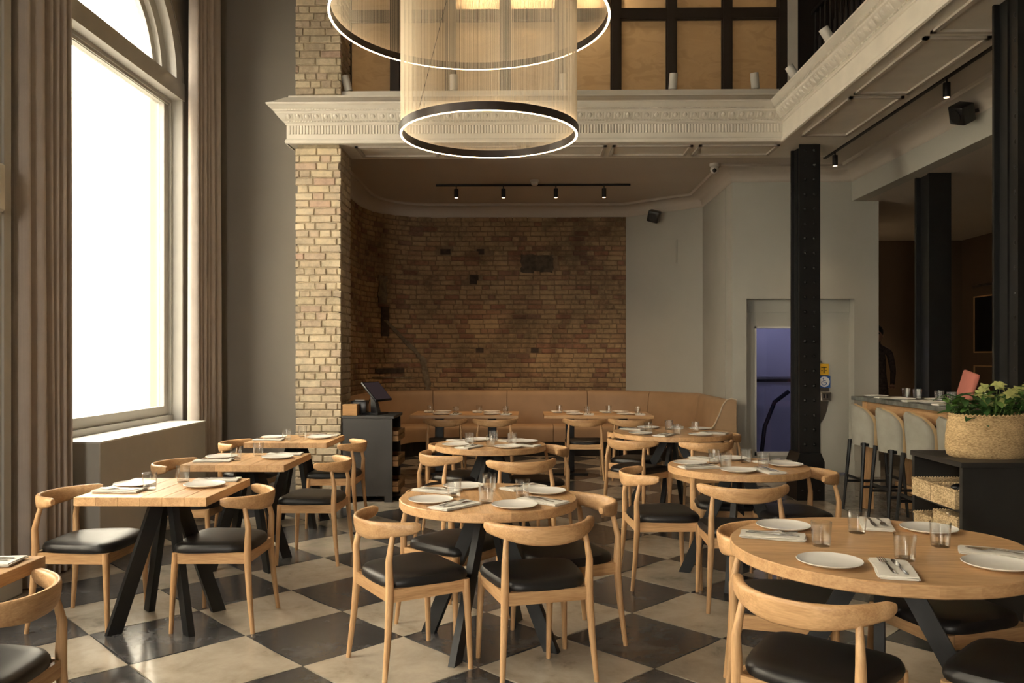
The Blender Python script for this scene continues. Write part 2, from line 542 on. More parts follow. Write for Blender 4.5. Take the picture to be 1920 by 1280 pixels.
def offset_path(path, us):
    n = len(path)
    nor = []
    for i in range(n - 1):
        dx, dy = path[i + 1][0] - path[i][0], path[i + 1][1] - path[i][1]
        l = math.hypot(dx, dy)
        nor.append((dy / l, -dx / l))
    rows = []
    for u in us:
        row = []
        for i in range(n):
            if i == 0:
                m = nor[0]; k = 1
            elif i == n - 1:
                m = nor[-1]; k = 1
            else:
                a, b = nor[i - 1], nor[i]
                m = (a[0] + b[0], a[1] + b[1])
                l = math.hypot(*m)
                m = (m[0] / l, m[1] / l)
                k = 1 / max(0.2, m[0] * a[0] + m[1] * a[1])
            row.append((path[i][0] + m[0] * u * k, path[i][1] + m[1] * u * k))
        rows.append(row)
    return rows

def obj(name, me, parent=None, loc=None, rot=None):
    o = bpy.data.objects.new(name, me)
    COL.objects.link(o)
    if parent is not None:
        o.parent = parent
    if loc is not None:
        o.location = loc
    if rot is not None:
        o.rotation_euler = rot
    return o
def tag(o, label=None, cat=None, group=None, kind=None):
    if label: o['label'] = label
    if cat: o['category'] = cat
    if group: o['group'] = group
    if kind: o['kind'] = kind
    return o
def thing(name, label, cat, loc=(0, 0, 0), rotz=0.0, group=None, kind=None):
    o = bpy.data.objects.new(name, None)
    COL.objects.link(o)
    o.empty_display_size = 0.1
    o.location = loc
    o.rotation_euler = (0, 0, rotz)
    return tag(o, label, cat, group, kind)
KIDS = {}
def dup(root, loc, rotz=0.0, label=None, group=None):
    if root not in KIDS:
        KIDS[root] = [(c, list(c.children)) for c in root.children]
    r = root.copy()
    COL.objects.link(r)
    r.location = loc
    r.rotation_euler = (0, 0, rotz)
    if label: r['label'] = label
    if group: r['group'] = group
    for ch, gs in KIDS[root]:
        c = ch.copy(); COL.objects.link(c); c.parent = r
        for g in gs:
            d = g.copy(); COL.objects.link(d); d.parent = c
    return r
class Proto:
    """first placement moves the prototype itself, later ones copy it"""
    def __init__(s, root):
        s.root, s.used = root, False
        KIDS[root] = [(c, list(c.children)) for c in root.children]
    def place(s, loc, rotz=0.0, label=None, group=None):
        if not s.used:
            s.used = True
            r = s.root
            r.location = loc
            r.rotation_euler = (0, 0, rotz)
            if label: r['label'] = label
            if group: r['group'] = group
            return r
        return dup(s.root, loc, rotz, label, group)
def struct(name, mb, mat, label, cat, smooth=False, parent=None):
    o = mb.build(name, mat, parent, smooth)
    tag(o, label, cat, kind='structure')
    return o

# ================================================================== THE SHELL
XL, XR, YB, YF, ZC = -3.40, 7.25, 13.75, YFRONT, 7.6
# ---- floor: grout bed with single stone tiles laid diagonally
flo = struct('floor', MB().box(XL - 0.3, XR + 0.3, YF - 0.3, YB + 0.3, -0.2, -0.008), 'grout',
             'chequered stone floor of worn black and pale tiles laid diagonally', 'floor')
def tile_mesh(name, mat, side, rng):
    h = side / 2 - 0.0022
    pts = []
    n = 4
    cs = [(-h, -h), (h, -h), (h, h), (-h, h)]
    for i in range(4):
        a, b = cs[i], cs[(i + 1) % 4]
        for k in range(n):
            t = k / n
            j = 0.0 if k == 0 else rng.uniform(-0.0075, 0.001)
            x, y = a[0] + (b[0] - a[0]) * t, a[1] + (b[1] - a[1]) * t
            l = math.hypot(x, y)
            pts.append((x * (1 + j / l), y * (1 + j / l)))
    return MB().prism(pts, -0.02, 0.0).mesh(name, mat)
rng = random.Random(3)
SIDE = 0.60
tp = [tile_mesh('tile', 'tile_pale', SIDE, rng) for _ in range(4)]
td = [tile_mesh('tile', 'tile_dark', SIDE, rng) for _ in range(4)]
s2 = SIDE / math.sqrt(2)
# lattice origin fitted to the worn joint that meets by the window tables
TX, TY = -1.930, 4.365
far_p, far_d = MB(), MB()
def in_hall(x, y):
    return -3.36 < x < 2.78 and y > 0.9 and y < 13.0
for i in range(-24, 25):
    for j in range(-24, 25):
        x, y = TX + (i + j) * s2, TY + (i - j) * s2 + s2 * 0
        if not in_hall(x, y):
            continue
        dark = (j % 2 == 0) if False else ((i + j + (i - j)) // 2) % 2 == 0
        dark = (i % 2) == (j % 2)
        me = rng.choice(td if dark else tp)
        # leave out tiles nobody can see (behind walls of the alcove, left of the window wall)
        if y > 9.3 and (x < -2.4 or x > 2.9):
            continue
        o = obj('tile', me, flo, (x, y, 0.0), (0, 0, R(45) + rng.choice([0, 1, 2, 3]) * PI / 2 + rng.uniform(-.002, .002)))
# border strip along the columns and plain grey tiles of the bar
bs = MB()
bd = obj('border_strip', MB().box(2.80, 3.10, 0.5, 10.2, -0.02, 0.001).mesh('border_strip', 'tile_pale'), flo)
gm = MB().box(-0.2975, 0.2975, -0.2975, 0.2975, -0.02, 0.0015).mesh('tile', 'tile_grey')
for i in range(7):
    for j in range(16):
        obj('tile', gm, flo, (3.40 + i * 0.6, 4.0 + j * 0.6, 0.0))

# ---- left wall with three arched windows, rear wall with two
def arched_wall(mb, a0, a1, z1, opens, d0, d1, axis):
    """wall in the plane axis=const between depths d0 and d1; opens: (centre, half, z_sill, z_spring)"""
    def P(a, d, z):
        return (d, a, z) if axis == 'x' else (a, d, z)
    def quadwall(b0, b1, c0, c1):
        if b1 - b0 < 1e-4 or c1 - c0 < 1e-4:
            return
        vs = [P(b0, d0, c0), P(b1, d0, c0), P(b1, d0, c1), P(b0, d0, c1), P(b0, d1, c0), P(b1, d1, c0), P(b1, d1, c1), P(b0, d1, c1)]
        mb.add(vs, [(0, 1, 2, 3), (7, 6, 5, 4), (0, 4, 5, 1), (1, 5, 6, 2), (2, 6, 7, 3), (3, 7, 4, 0)])
    cur = a0
    for (c, h, zs, zp) in sorted(opens):
        quadwall(cur, c - h, 0, z1)
        quadwall(c - h, c + h, 0, zs)
        n = 20
        for k in range(n):
            t0, t1 = PI - PI * k / n, PI - PI * (k + 1) / n
            y0, y1 = c + h * math.cos(t0), c + h * math.cos(t1)
            w0, w1 = zp + h * math.sin(t0), zp + h * math.sin(t1)
            vs = [P(y0, d0, w0), P(y1, d0, w1), P(y1, d0, z1), P(y0, d0, z1), P(y0, d1, w0), P(y1, d1, w1), P(y1, d1, z1), P(y0, d1, z1)]
            mb.add(vs, [(0, 1, 2, 3), (7, 6, 5, 4), (0, 4, 5, 1)])
        cur = c + h
    quadwall(cur, a1, 0, z1)
    return mb
WZ, WS, WH = 0.84, 4.19, 1.06
wl = arched_wall(MB(), YF, YB, ZC, [(7.0, WH, WZ, WS), (3.2, WH, WZ, WS), (-0.6, WH, WZ, WS)], XL, XL - 0.34, 'x')
struct('wall_left', wl, 'paint_grey', 'grey painted window wall with tall arched openings', 'wall')
wr = arched_wall(MB(), XL - 0.34, XR + 0.3, ZC, [(-1.5, 0.62, WZ, 3.2)], YF, YF - 0.34, 'y')
struct('wall_rear', wr, 'paint_sage', 'pale wall with an arched window at the entrance end of the hall', 'wall')
struct('wall_right', MB().box(XR, XR + 0.3, YF, YB, 0, ZC), 'paint_brown', 'dark brown wall along the far side of the bar', 'wall')
struct('wall_back', MB().box(XL - 0.3, XR + 0.3, YB, YB + 0.3, 0, ZC), 'paint_brown', 'dark brown wall at the back of the bar passage', 'wall')
struct('ceiling', MB().box(XL - 0.34, XR + 0.3, YF - 0.34, YB + 0.3, ZC, ZC + 0.2), 'ceiling_white', 'high white ceiling of the double-height dining hall', 'ceiling')

def window(idx, loc, rotz, label):
    """built facing +x (room side) around y=0; the wall face is x=0"""
    w = thing('window_%d' % idx, label, 'window', loc, rotz, kind='structure')
    mp = 'paint_stone'
    H = WH
    # jamb linings
    MB().box(-0.16, 0.0, -H, -H + 0.03, WZ, WS).box(-0.16, 0.0, H - 0.03, H, WZ, WS).build('jamb_lining', mp, w)
    # sash frame, lower light
    fr = MB()
    x0, x1 = -0.20, -0.13
    fr.box(x0, x1, -H + 0.03, -H + 0.15, WZ + 0.08, WS - 0.17)
    fr.box(x0, x1, H - 0.15, H - 0.03, WZ + 0.08, WS - 0.17)
    fr.box(x0, x1, -H + 0.15, H - 0.15, WZ + 0.08, WZ + 0.17)
    fr.box(x0, x1, -H + 0.15, H - 0.15, WS - 0.23, WS - 0.17)
    fr.box(x0 - 0.02, x1 + 0.03, -H + 0.03, -H + 0.06, WZ + 0.0, WS - 0.17)
    fr.box(x0 - 0.02, x1 + 0.03, H - 0.06, H - 0.03, WZ + 0.0, WS - 0.17)
    fr.build('sash_frame', mp, w)
    MB().box(-0.22, -0.09, -H, H, WZ, WZ + 0.08).build('window_sill', mp, w)
    MB().box(-0.24, 0.01, -H, H, WS - 0.17, WS).build('transom', mp, w)
    MB().box(-0.12, -0.10, -H + 0.03, H - 0.03, WS - 0.20, WS - 0.17).box(-0.13, -0.115, -H + 0.03, H - 0.03, WS - 0.225, WS - 0.20).build('transom_bead', mp, w)
    # arched head: stepped ring
    def ring(r0, r1, xa, xb):
        mb = MB(); n = 28
        for k in range(n):
            t0, t1 = PI * k / n, PI * (k + 1) / n
            q = []
            for x in (xa, xb):
                q.append([(x, r0 * math.cos(t0), WS + r0 * math.sin(t0)), (x, r1 * math.cos(t0), WS + r1 * math.sin(t0)),
                          (x, r1 * math.cos(t1), WS + r1 * math.sin(t1)), (x, r0 * math.cos(t1), WS + r0 * math.sin(t1))])
            mb.add(q[0] + q[1], [(0, 1, 2, 3), (7, 6, 5, 4), (0, 3, 7, 4), (1, 5, 6, 2)])
        return mb
    ring(0.92, 1.055, -0.16, -0.01).build('arch_lining', mp, w, 30)
    ring(0.80, 0.93, -0.19, -0.10).build('arch_moulding', mp, w, 30)
    ring(0.72, 0.81, -0.20, -0.15).build('arch_sash', mp, w, 30)
    MB().box(-0.175, -0.17, -H + 0.15, H - 0.15, WZ + 0.17, WS - 0.23).build('pane', 'window_glass', w)
    fan = [(0, WS)] + [(0.75 * math.cos(PI * k / 24), WS + 0.75 * math.sin(PI * k / 24)) for k in range(25)]
    mb = MB()
    mb.add([(-0.172, y, z) for y, z in fan], [(0, k, k + 1) for k in range(1, 25)])
    mb.build('pane', 'window_glass', w)
    return w
w1 = window(1, (XL, 7.0, 0), 0, 'tall arched window with grey frame between the two linen curtains')
KIDS[w1] = [(c, list(c.children)) for c in w1.children]
for i, (lx, ly, rz, lb) in enumerate([(XL, 3.2, 0, 'tall arched window before the pilaster, out of the picture'), (XL, -0.6, 0, 'tall arched window furthest from the brick pier')]):
    d = dup(w1, (lx, ly, 0), rz, lb)
    d.name = 'window_%d' % (i + 2)

# sill boxing under the visible window
sb = struct('trim_1', MB().rbox(-3.40, -3.13, 5.95, 7.93, 0.10, 0.86, 0.006, 1), 'paint_stone', 'boxed-in grey window sill under the arched window', 'sill')
MB().box(-3.40, -3.155, 5.96, 7.92, 0.0, 0.10).build('plinth', 'paint_stone', sb)
MB().box(-3.52, -3.128, 5.952, 7.928, 0.855, 0.868).build('sill_board', 'paint_white', sb)

# pilaster by the near curtain
pl = struct('trim_2', MB().box(-3.40, -3.26, 4.55, 5.10, 0.0, 7.0), 'paint_stone', 'moulded grey pilaster beside the linen curtain', 'pilaster')
MB().box(-3.26, -3.23, 4.60, 5.05, 0.16, 7.0).box(-3.23, -3.215, 4.60, 4.67, 0.16, 7.0).box(-3.23, -3.215, 4.98, 5.05, 0.16, 7.0).build('fluted_face', 'paint_stone', pl)
MB().rbox(-3.40, -3.17, 4.52, 5.10, 0.0, 0.17, 0.01, 1).build('base', 'paint_stone', pl)
cp = MB().rbox(-3.30, -3.15, 4.53, 4.90, 2.37, 2.66, 0.012, 1).build('capital_block', 'plaster_white', pl)
MB().lathe([(0.10, 0), (0.10, 0.02), (0.075, 0.02), (0.06, 0.035), (0.03, 0.03), (0.02, 0.045), (0.0, 0.05)], 20).build('rosette', 'plaster_white', cp, True, (-3.15, 4.76, 2.52), (0, PI / 2, 0))

# ---- grey wall beside the brick pier
struct('wall_corner', MB().box(XL, -2.02, 8.78, 9.0, 0, ZC), 'paint_grey', 'plain grey wall between the far curtain and the brick pier', 'wall')
struct('baseboard_corner', MB().box(XL, -2.41, 8.76, 8.78, 0, 0.13), 'paint_grey', 'grey skirting board below the plain grey wall', 'skirting')

# ---- bricks
def brick_mesh(name, w, h, mat, rng, d=0.05, ch=0.007, j=0.004):
    hw, hh = w / 2, h / 2
    q = lambda a: a + rng.uniform(-j, j)
    vs = []
    for (sx, sz) in ((-1, -1), (1, -1), (1, 1), (-1, 1)):
        vs.append((sx * hw, d, sz * hh))
    ring = [(q(sx * hw), ch, q(sz * hh)) for (sx, sz) in ((-1, -1), (1, -1), (1, 1), (-1, 1))]
    inn = [(x * (1 - 2 * ch / w), rng.uniform(-0.003, 0.002), z * (1 - 2 * ch / h)) for (x, _, z) in ring]
    vs += ring + inn
    fs = [(8, 9, 10, 11)]
    for a in range(4):
        b = (a + 1) % 4
        fs += [(4 + a, 4 + b, 8 + b, 8 + a), (a, b, 4 + b, 4 + a)]
    mb = MB().add(vs, fs)
    return mb
def brick_wall(parent, mat, path_fn, length, z0, z1, course, skip, rank, limit, rng, proud=0.010, stretch=0.62):
    """path_fn(s) -> (x, y, tx, ty); bricks as single parts by rank, the rest joined"""
    ST, HD, G = 0.215, 0.103, 0.011
    kinds = {'s': [], 'h': []}
    for k in range(7):
        kinds['s'].append(brick_mesh('brick', ST, course - G, mat, rng))
        kinds['h'].append(brick_mesh('brick', HD, course - G, mat, rng))
    meshes = {k: [b.mesh('brick', mat) for b in v] for k, v in kinds.items()}
    spots = []
    row = 0
    z = z0 + course / 2
    while z < z1:
        s = -rng.uniform(0, 0.03) - (0.165 if row % 2 else 0.0)
        k = row
        while s < length:
            kd = 's' if (rng.random() < stretch) else 'h'
            w = ST if kd == 's' else HD
            sc = rng.uniform(0.95, 1.05)
            w *= sc
            lo, hi = max(s, 0), min(s + w, length)
            if hi - lo > 0.018:
                c = (lo + hi) / 2
                x, y, tx, ty = path_fn(c)
                if not skip(c, z):
                    spots.append((rank(c, z), x, y, z + rng.uniform(-.002, .002), math.atan2(ty, tx), kd, (hi - lo) / (ST if kd == 's' else HD), rng.randrange(7)))
            s += w + G
        z += course
        row += 1
    spots.sort(key=lambda q: -q[0])
    rest = MB()
    for i, (rk, x, y, z, a, kd, sc, v) in enumerate(spots):
        nx, ny = math.sin(a), -math.cos(a)
        pr = proud + rng.uniform(-0.003, 0.004)
        px, py = x + nx * pr, y + ny * pr
        if i < limit:
            o = obj('brick', meshes[kd][v], parent, (px, py, z), (0, 0, a))
            o.scale = (sc, 1, 1)
        else:
            src = kinds[kd][v]
            ca, sa = math.cos(a), math.sin(a)
            rest.add([(px + vx * sc * ca - vy * sa, py + vx * sc * sa + vy * ca, z + vz) for vx, vy, vz in src.v], src.f)
    if rest.v:
        o = rest.build('brickwork', mat, parent)
        o['kind'] = 'stuff'
rng = random.Random(11)
# pier: front face looks at -y, inner side face looks at +x
PX0, PX1, PY0, PY1 = -2.405, -1.930, 8.47, 8.97
pier = struct('wall_pier', MB().box(PX0 + 0.02, PX1 - 0.02, PY0 + 0.02, PY1, 0, 6.9), 'mortar_pier', 'pale yellow exposed brick pier beside the dark till cabinet', 'wall')
brick_wall(pier, 'brick_pier', lambda s: (PX0 + s, PY0 + 0.02, 1, 0), PX1 - PX0, 0.0, 6.2, 0.078, lambda s, z: 3.70 < z < 4.14, lambda s, z: -abs(z - 2.6), 290, rng, 0.012, 0.5)
brick_wall(pier, 'brick_pier', lambda s: (PX1 - 0.02, PY0 + 0.03 + s, 0, 1), PY1 - PY0, 0.0, 6.2, 0.078, lambda s, z: 3.70 < z < 4.25, lambda s, z: -1, 0, rng, 0.010)

# alcove brick wall: side, concave corner, long back
AX, AYb = -2.42, 12.80
apath = [(AX, 9.0), (AX, 11.70)]
for k in range(1, 13):
    t = k / 12
    p0, p1, p2 = Vector((AX, 11.70)), Vector((AX + 0.06, AYb - 0.12)), Vector((-1.475, AYb))
    q = p0 * (1 - t) ** 2 + p1 * 2 * t * (1 - t) + p2 * t * t
    apath.append((q.x, q.y))
apath.append((1.55, AYb))
acc = [0.0]
for a, b in zip(apath, apath[1:]):
    acc.append(acc[-1] + math.hypot(b[0] - a[0], b[1] - a[1]))
def afn(s):
    for i in range(len(apath) - 1):
        if s <= acc[i + 1] or i == len(apath) - 2:
            l = acc[i + 1] - acc[i]
            t = (s - acc[i]) / l
            a, b = apath[i], apath[i + 1]
            return (a[0] + (b[0] - a[0]) * t, a[1] + (b[1] - a[1]) * t, (b[0] - a[0]) / l, (b[1] - a[1]) / l)
back0 = acc[-2]
def bx2s(x): return back0 + (x + 1.475)
wb_ = struct('wall_alcove', MB().sweep(apath, [(0, 0), (0, 3.9), (-0.25, 3.9), (-0.25, 0)], True, True), 'mortar',
             'old exposed brick wall with holes and cement scars behind the banquette', 'wall')
holes = [(-1.27, 3.13, .16, .085), (-0.72, 3.13, .12, .085), (-0.82, 2.70, .14, .15), (-0.73, 1.59, .12, .08), (0.13, 1.59, .12, .08)]
def askip(s, z):
    x = s - back0 - 1.475
    for hx, hz, hw, hh in holes:
        if abs(x - hx) < hw / 2 + 0.06 and abs(z - hz) < hh / 2 + 0.014:
            return True
    return abs(x - 0.17) < 0.26 and 2.80 < z < 3.08
brick_wall(wb_, 'brick_alcove', afn, acc[-1], 0.55, 3.70, 0.0762, askip, lambda s, z: -max(abs(s - back0 - 1.6) * 0.5, abs(z - 2.2)), 299, rng)
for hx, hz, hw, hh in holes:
    MB().box(hx - hw / 2, hx + hw / 2, AYb - 0.004, AYb, hz - hh / 2, hz + hh / 2).build('brick_hole', 'dark_fill', wb_)  # flat dark plate: the shade inside the hole is put into its colour
def patch(name, mat, x0, x1, z0, z1, d, rr):
    mb = MB(); n = 8
    poly = []
    for i in range(n): poly.append((x0 + (x1 - x0) * i / n, z0 + rr.uniform(0, .03)))
    for i in range(n): poly.append((x1 - rr.uniform(0, .03), z0 + (z1 - z0) * i / n))
    for i in range(n): poly.append((x1 - (x1 - x0) * i / n, z1 - rr.uniform(0, .03)))
    for i in range(n): poly.append((x0 + rr.uniform(0, .03), z1 - (z1 - z0) * i / n))
    m = len(poly)
    mb.add([(x, AYb - d, z) for x, z in poly] + [(x, AYb, z) for x, z in poly], [tuple(range(m))] + [(i, (i + 1) % m, m + (i + 1) % m, m + i) for i in range(m)])
    return mb.build(name, mat, wb_)
patch('cement_patch', 'soot_cement', -0.10, 0.43, 2.79, 3.09, 0.012, rng)
# cement scars that wander down the concave corner
def scar(pts, wd):
    mb = MB()
    for (s0, z0), (s1, z1) in zip(pts, pts[1:]):
        n = 5
        for k in range(n):
            a, b = k / n, (k + 1) / n
            sa, za = s0 + (s1 - s0) * a, z0 + (z1 - z0) * a
            s_b, zb = s0 + (s1 - s0) * b, z0 + (z1 - z0) * b
            xa, ya, tx, ty = afn(sa); xb, yb, ux, uy = afn(s_b)
            w = wd * rng.uniform(.7, 1.2)
            o = 0.022
            pa, pb = (xa + ty * o, ya - tx * o), (xb + uy * o, yb - ux * o)
            mb.add([(pa[0] - tx * w, pa[1] - ty * w, za), (pa[0] + tx * w, pa[1] + ty * w, za), (pb[0] + ux * w, pb[1] + uy * w, zb), (pb[0] - ux * w, pb[1] - uy * w, zb)], [(0, 1, 2, 3)])
    o = mb.build('cement_scar', 'cement', wb_)
    md = o.modifiers.new('thick', 'SOLIDIFY'); md.thickness = 0.018; md.offset = 0
scar([(back0 - 0.80, 2.05), (back0 - 0.62, 1.90), (back0 - 0.40, 1.70), (back0 - 0.15, 1.45), (back0 - 0.07, 1.05), (back0 - 0.06, 0.9)], 0.045)
scar([(back0 - 0.85, 2.72), (back0 - 0.86, 2.3)], 0.09)
scar([(back0 - 1.05, 1.18), (back0 - 0.35, 1.16)], 0.06)
# red-brown pocket and dark level streak in the concave corner
mbp = MB()
for (s0, s1, z0, z1) in [(back0 - 0.88, back0 - 0.72, 1.80, 2.25), (back0 - 1.02, back0 - 0.45, 1.24, 1.31)]:
    for k in range(4):
        sa, s_b = s0 + (s1 - s0) * k / 4, s0 + (s1 - s0) * (k + 1) / 4
        xa, ya, tx, ty = afn(sa); xb, yb, ux, uy = afn(s_b); o = 0.02
        mbp.add([(xa + ty * o, ya - tx * o, z0), (xb + uy * o, yb - ux * o, z0), (xb + uy * o, yb - ux * o, z1), (xa + ty * o, ya - tx * o, z1)], [(0, 1, 2, 3)])
po = mbp.build('dark_pocket', 'dark_fill', wb_)
md = po.modifiers.new('thick', 'SOLIDIFY'); md.thickness = 0.012; md.offset = 0

# ---- grey walls of the alcove and the lift front
gp = [(1.55, AYb), (2.56, 11.93), (2.56, 10.57)]
struct('wall_chamfer', MB().sweep(gp, [(0, 0), (0, 3.9), (-0.2, 3.9), (-0.2, 0)], True, True), 'paint_sage', 'smooth pale grey angled wall beside the bare brick', 'wall')
DX0, DX1, DZ = 2.74, 4.07, 2.21
dw = MB().box(2.563, DX0, 10.23, 10.56, 0, 3.9).box(DX1, 4.37, 10.23, 10.55, 0, 3.9).box(DX0, DX1, 10.23, 10.55, DZ, 3.9)
dw.box(4.25, 4.37, 10.55, YB, 0, 3.9)
struct('wall_lift', dw, 'paint_sage', 'pale grey wall around the recessed lift door', 'wall')
struct('baseboard_lift', MB().box(DX1, 4.385, 10.215, 10.23, 0, 0.2).box(2.545, DX0, 10.215, 10.23, 0, 0.2), 'paint_sage', 'pale skirting board either side of the lift door', 'skirting')
ap = MB().box(-0.17, 0.17, -0.006, 0.0, -0.18, 0.18).box(-0.155, 0.155, -0.010, -0.006, -0.165, 0.165)
cx_, cy_ = 1.55 + 0.64 * 1.01, AYb - 0.64 * 0.87
o = ap.build('access_panel', 'paint_sage', None, False, (2.12 - 0.006, 12.309 - 0.006, 3.05), (0, 0, math.atan2(11.93 - AYb, 2.56 - 1.55)))
tag(o, 'flush square access panel high on the angled grey wall', 'panel')

# ---- lift door with window and handle
ld = thing('door_1', 'pale lift door with tall framed window and big steel pull', 'door', (0, 10.40, 0), kind='structure')
dl = MB().box(DX0, 2.895, 0, 0.06, 0.03, DZ).box(3.42, 3.715, 0, 0.06, 0.03, DZ).box(2.895, 3.42, 0, 0.06, 0.03, 0.28).box(2.895, 3.42, 0, 0.06, 1.85, DZ)
dl.build('door_leaf', 'paint_sage', ld)
MB().box(3.72, DX1, 0, 0.06, 0.03, DZ).build('side_panel', 'paint_sage', ld)
MB().box(DX0, DX1, -0.02, 0.0, DZ - 0.16, DZ).build('head_panel', 'paint_sage', ld)
fm = MB()
for (a, b, c, d) in [(2.885, 2.905, 0.24, 1.87), (3.41, 3.43, 0.24, 1.87), (2.885, 3.43, 1.85, 1.87), (2.885, 3.43, 0.24, 0.29)]:
    fm.box(a, b, -0.018, 0.02, c, d)
fm.build('window_frame', 'paint_white', ld)
MB().box(2.90, 3.42, 0.03, 0.036, 0.28, 1.86).build('pane', 'lift_glass', ld)
hd = MB()
hd.tube([(3.645, -0.015, 0.62), (3.640, -0.05, 0.72), (3.640, -0.065, 1.0), (3.640, -0.065, 1.2), (3.640, -0.05, 1.38), (3.645, -0.015, 1.48)], 0.022, 10)
hd.build('pull_bar', 'brushed_steel', ld, True)
bp = []
for k in range(17):
    t = -PI / 2 + PI * k / 16
    bp.append((3.66 + 0.16 * math.cos(t), 1.05 + 0.42 * math.sin(t)))
m = len(bp)
MB().add([(x, -0.004, z) for x, z in bp] + [(x, 0.0, z) for x, z in bp], [tuple(range(m))] + [(i, (i + 1) % m, m + (i + 1) % m, m + i) for i in range(m)]).build('back_plate', 'brushed_steel', ld)
MB().rbox(3.70, 3.83, -0.06, -0.004, 0.93, 1.05, 0.01, 1).build('lock_case', 'brushed_steel', ld)
MB().box(3.725, 3.745, -0.064, -0.06, 0.97, 1.02).box(3.765, 3.785, -0.064, -0.06, 0.97, 1.02).build('lock_slot', 'device_black', ld)
# notices: yellow one above, round white wheelchair mark on blue below
yb = MB().box(3.69, 3.81, -0.02, -0.012, 1.26, 1.40).build('yellow_notice', 'sticker_yellow', ld)
ym = MB().box(3.715, 3.785, -0.0215, -0.02, 1.35, 1.362).box(3.743, 3.757, -0.0215, -0.02, 1.28, 1.35).box(3.715, 3.735, -0.0215, -0.02, 1.31, 1.32).box(3.765, 3.785, -0.0215, -0.02, 1.31, 1.32)
ym.build('notice_mark', 'device_black', yb)
bb = MB().box(3.68, 3.83, -0.02, -0.012, 1.10, 1.25).build('wheelchair_notice', 'sticker_blue', ld)
disc = [(3.755 + 0.066 * math.cos(2 * PI * k / 24), 1.175 + 0.066 * math.sin(2 * PI * k / 24)) for k in range(24)]
MB().add([(x, -0.0212, z) for x, z in disc], [tuple(range(24))]).build('white_disc', 'sticker_white', bb)
wc = MB()
cxw, czw = 3.75, 1.160
for k in range(18):
    a0, a1 = R(130 + k * 13), R(130 + (k + 1) * 13)
    q = [(cxw + r_ * math.cos(a_), -0.0222, czw + r_ * math.sin(a_)) for r_, a_ in ((0.026, a0), (0.034, a0), (0.034, a1), (0.026, a1))]
    wc.add(q, [(0, 1, 2, 3)])
wc.add([(cxw - 0.008 + 0.010 * math.cos(2 * PI * k / 12), -0.0222, 1.218 + 0.010 * math.sin(2 * PI * k / 12)) for k in range(12)], [tuple(range(12))])
for (ax, az, bx_, bz) in [(-.008, 1.205, -.004, 1.165), (-.006, 1.19, .022, 1.19), (-.004, 1.168, .026, 1.168), (.026, 1.168, .040, 1.135)]:
    dx, dz = bx_ - ax, bz - az
    l = math.hypot(dx, dz); px, pz = -dz / l * 0.004, dx / l * 0.004
    wc.add([(cxw + ax + px, -0.0222, az + pz), (cxw + ax - px, -0.0222, az - pz), (cxw + bx_ - px, -0.0222, bz - pz), (cxw + bx_ + px, -0.0222, bz + pz)], [(0, 1, 2, 3)])
wc.build('wheelchair_mark', 'sticker_blue', bb)
# lift car behind the glass
lc = MB().box(2.78, 4.24, 11.9, 11.95, 0, 2.9).box(2.78, 2.82, 10.56, 11.95, 0, 2.9).box(4.2, 4.24, 10.56, 11.95, 0, 2.9).box(2.78, 4.24, 10.56, 11.95, 2.9, 2.95)
lco = struct('wall_lift_car', lc, 'paint_white', 'white lift car lining seen through the door window', 'wall')
MB().box(2.84, 4.18, 11.86, 11.90, 1.16, 1.20).build('rail', 'brushed_steel', lco)
MB().box(3.05, 3.10, 11.7, 11.75, 0.0, 2.0).box(2.84, 4.1, 11.7, 11.75, 1.13, 1.17).tube([(3.3, 11.6, 0), (3.36, 11.6, 0.5), (3.5, 11.6, 0.85), (3.7, 11.6, 1.0)], 0.03, 8).build('rail', 'device_black', lco)
light('lift_lamp', 'POINT', (3.3, 11.2, 2.75), 9.0, (0.74, 0.73, 1.0), shadow_soft_size=0.15)

# ---- ceilings of the alcove and the side aisle, coved edge, bulkhead, bar ceiling
cz = 3.85
lo_c = MB().box(-2.7, 4.04, 9.08, 13.2, cz, cz + 0.12).box(3.30, 4.04, YF, 9.08, cz, cz + 0.12)
struct('ceiling_alcove', lo_c, 'ceiling_white', 'low white ceiling over the alcove and side aisle', 'ceiling')
cove_path = [(AX, 9.1), (AX, 11.70)] + apath[2:] + [(2.56, 11.93), (2.56, 10.23), (4.04, 10.23), (4.04, YF)]
cove_prof = [(0, 3.66), (0.012, 3.67), (0.018, 3.69)] + [(0.018 + 0.15 * (1 - math.cos(PI / 2 * k / 6)), 3.69 + 0.125 * math.sin(PI / 2 * k / 6)) for k in range(1, 7)] + [(0.185, 3.815), (0.185, 3.835), (0.20, cz)]
struct('trim_3', MB().sweep(cove_path, cove_prof), 'ceiling_white', 'white coved moulding where alcove walls meet the low ceiling', 'moulding', 35)
struct('wall_bulkhead', MB().box(4.04, 4.20, YF, 10.23, 3.42, 4.1), 'paint_sage', 'pale grey bulkhead stepping down to the bar ceiling', 'wall')
struct('ceiling_bar', MB().box(4.20, XR, YF, YB, 3.42, 3.6), 'ceiling_white', 'lower ceiling over the bar with small downlights', 'ceiling')

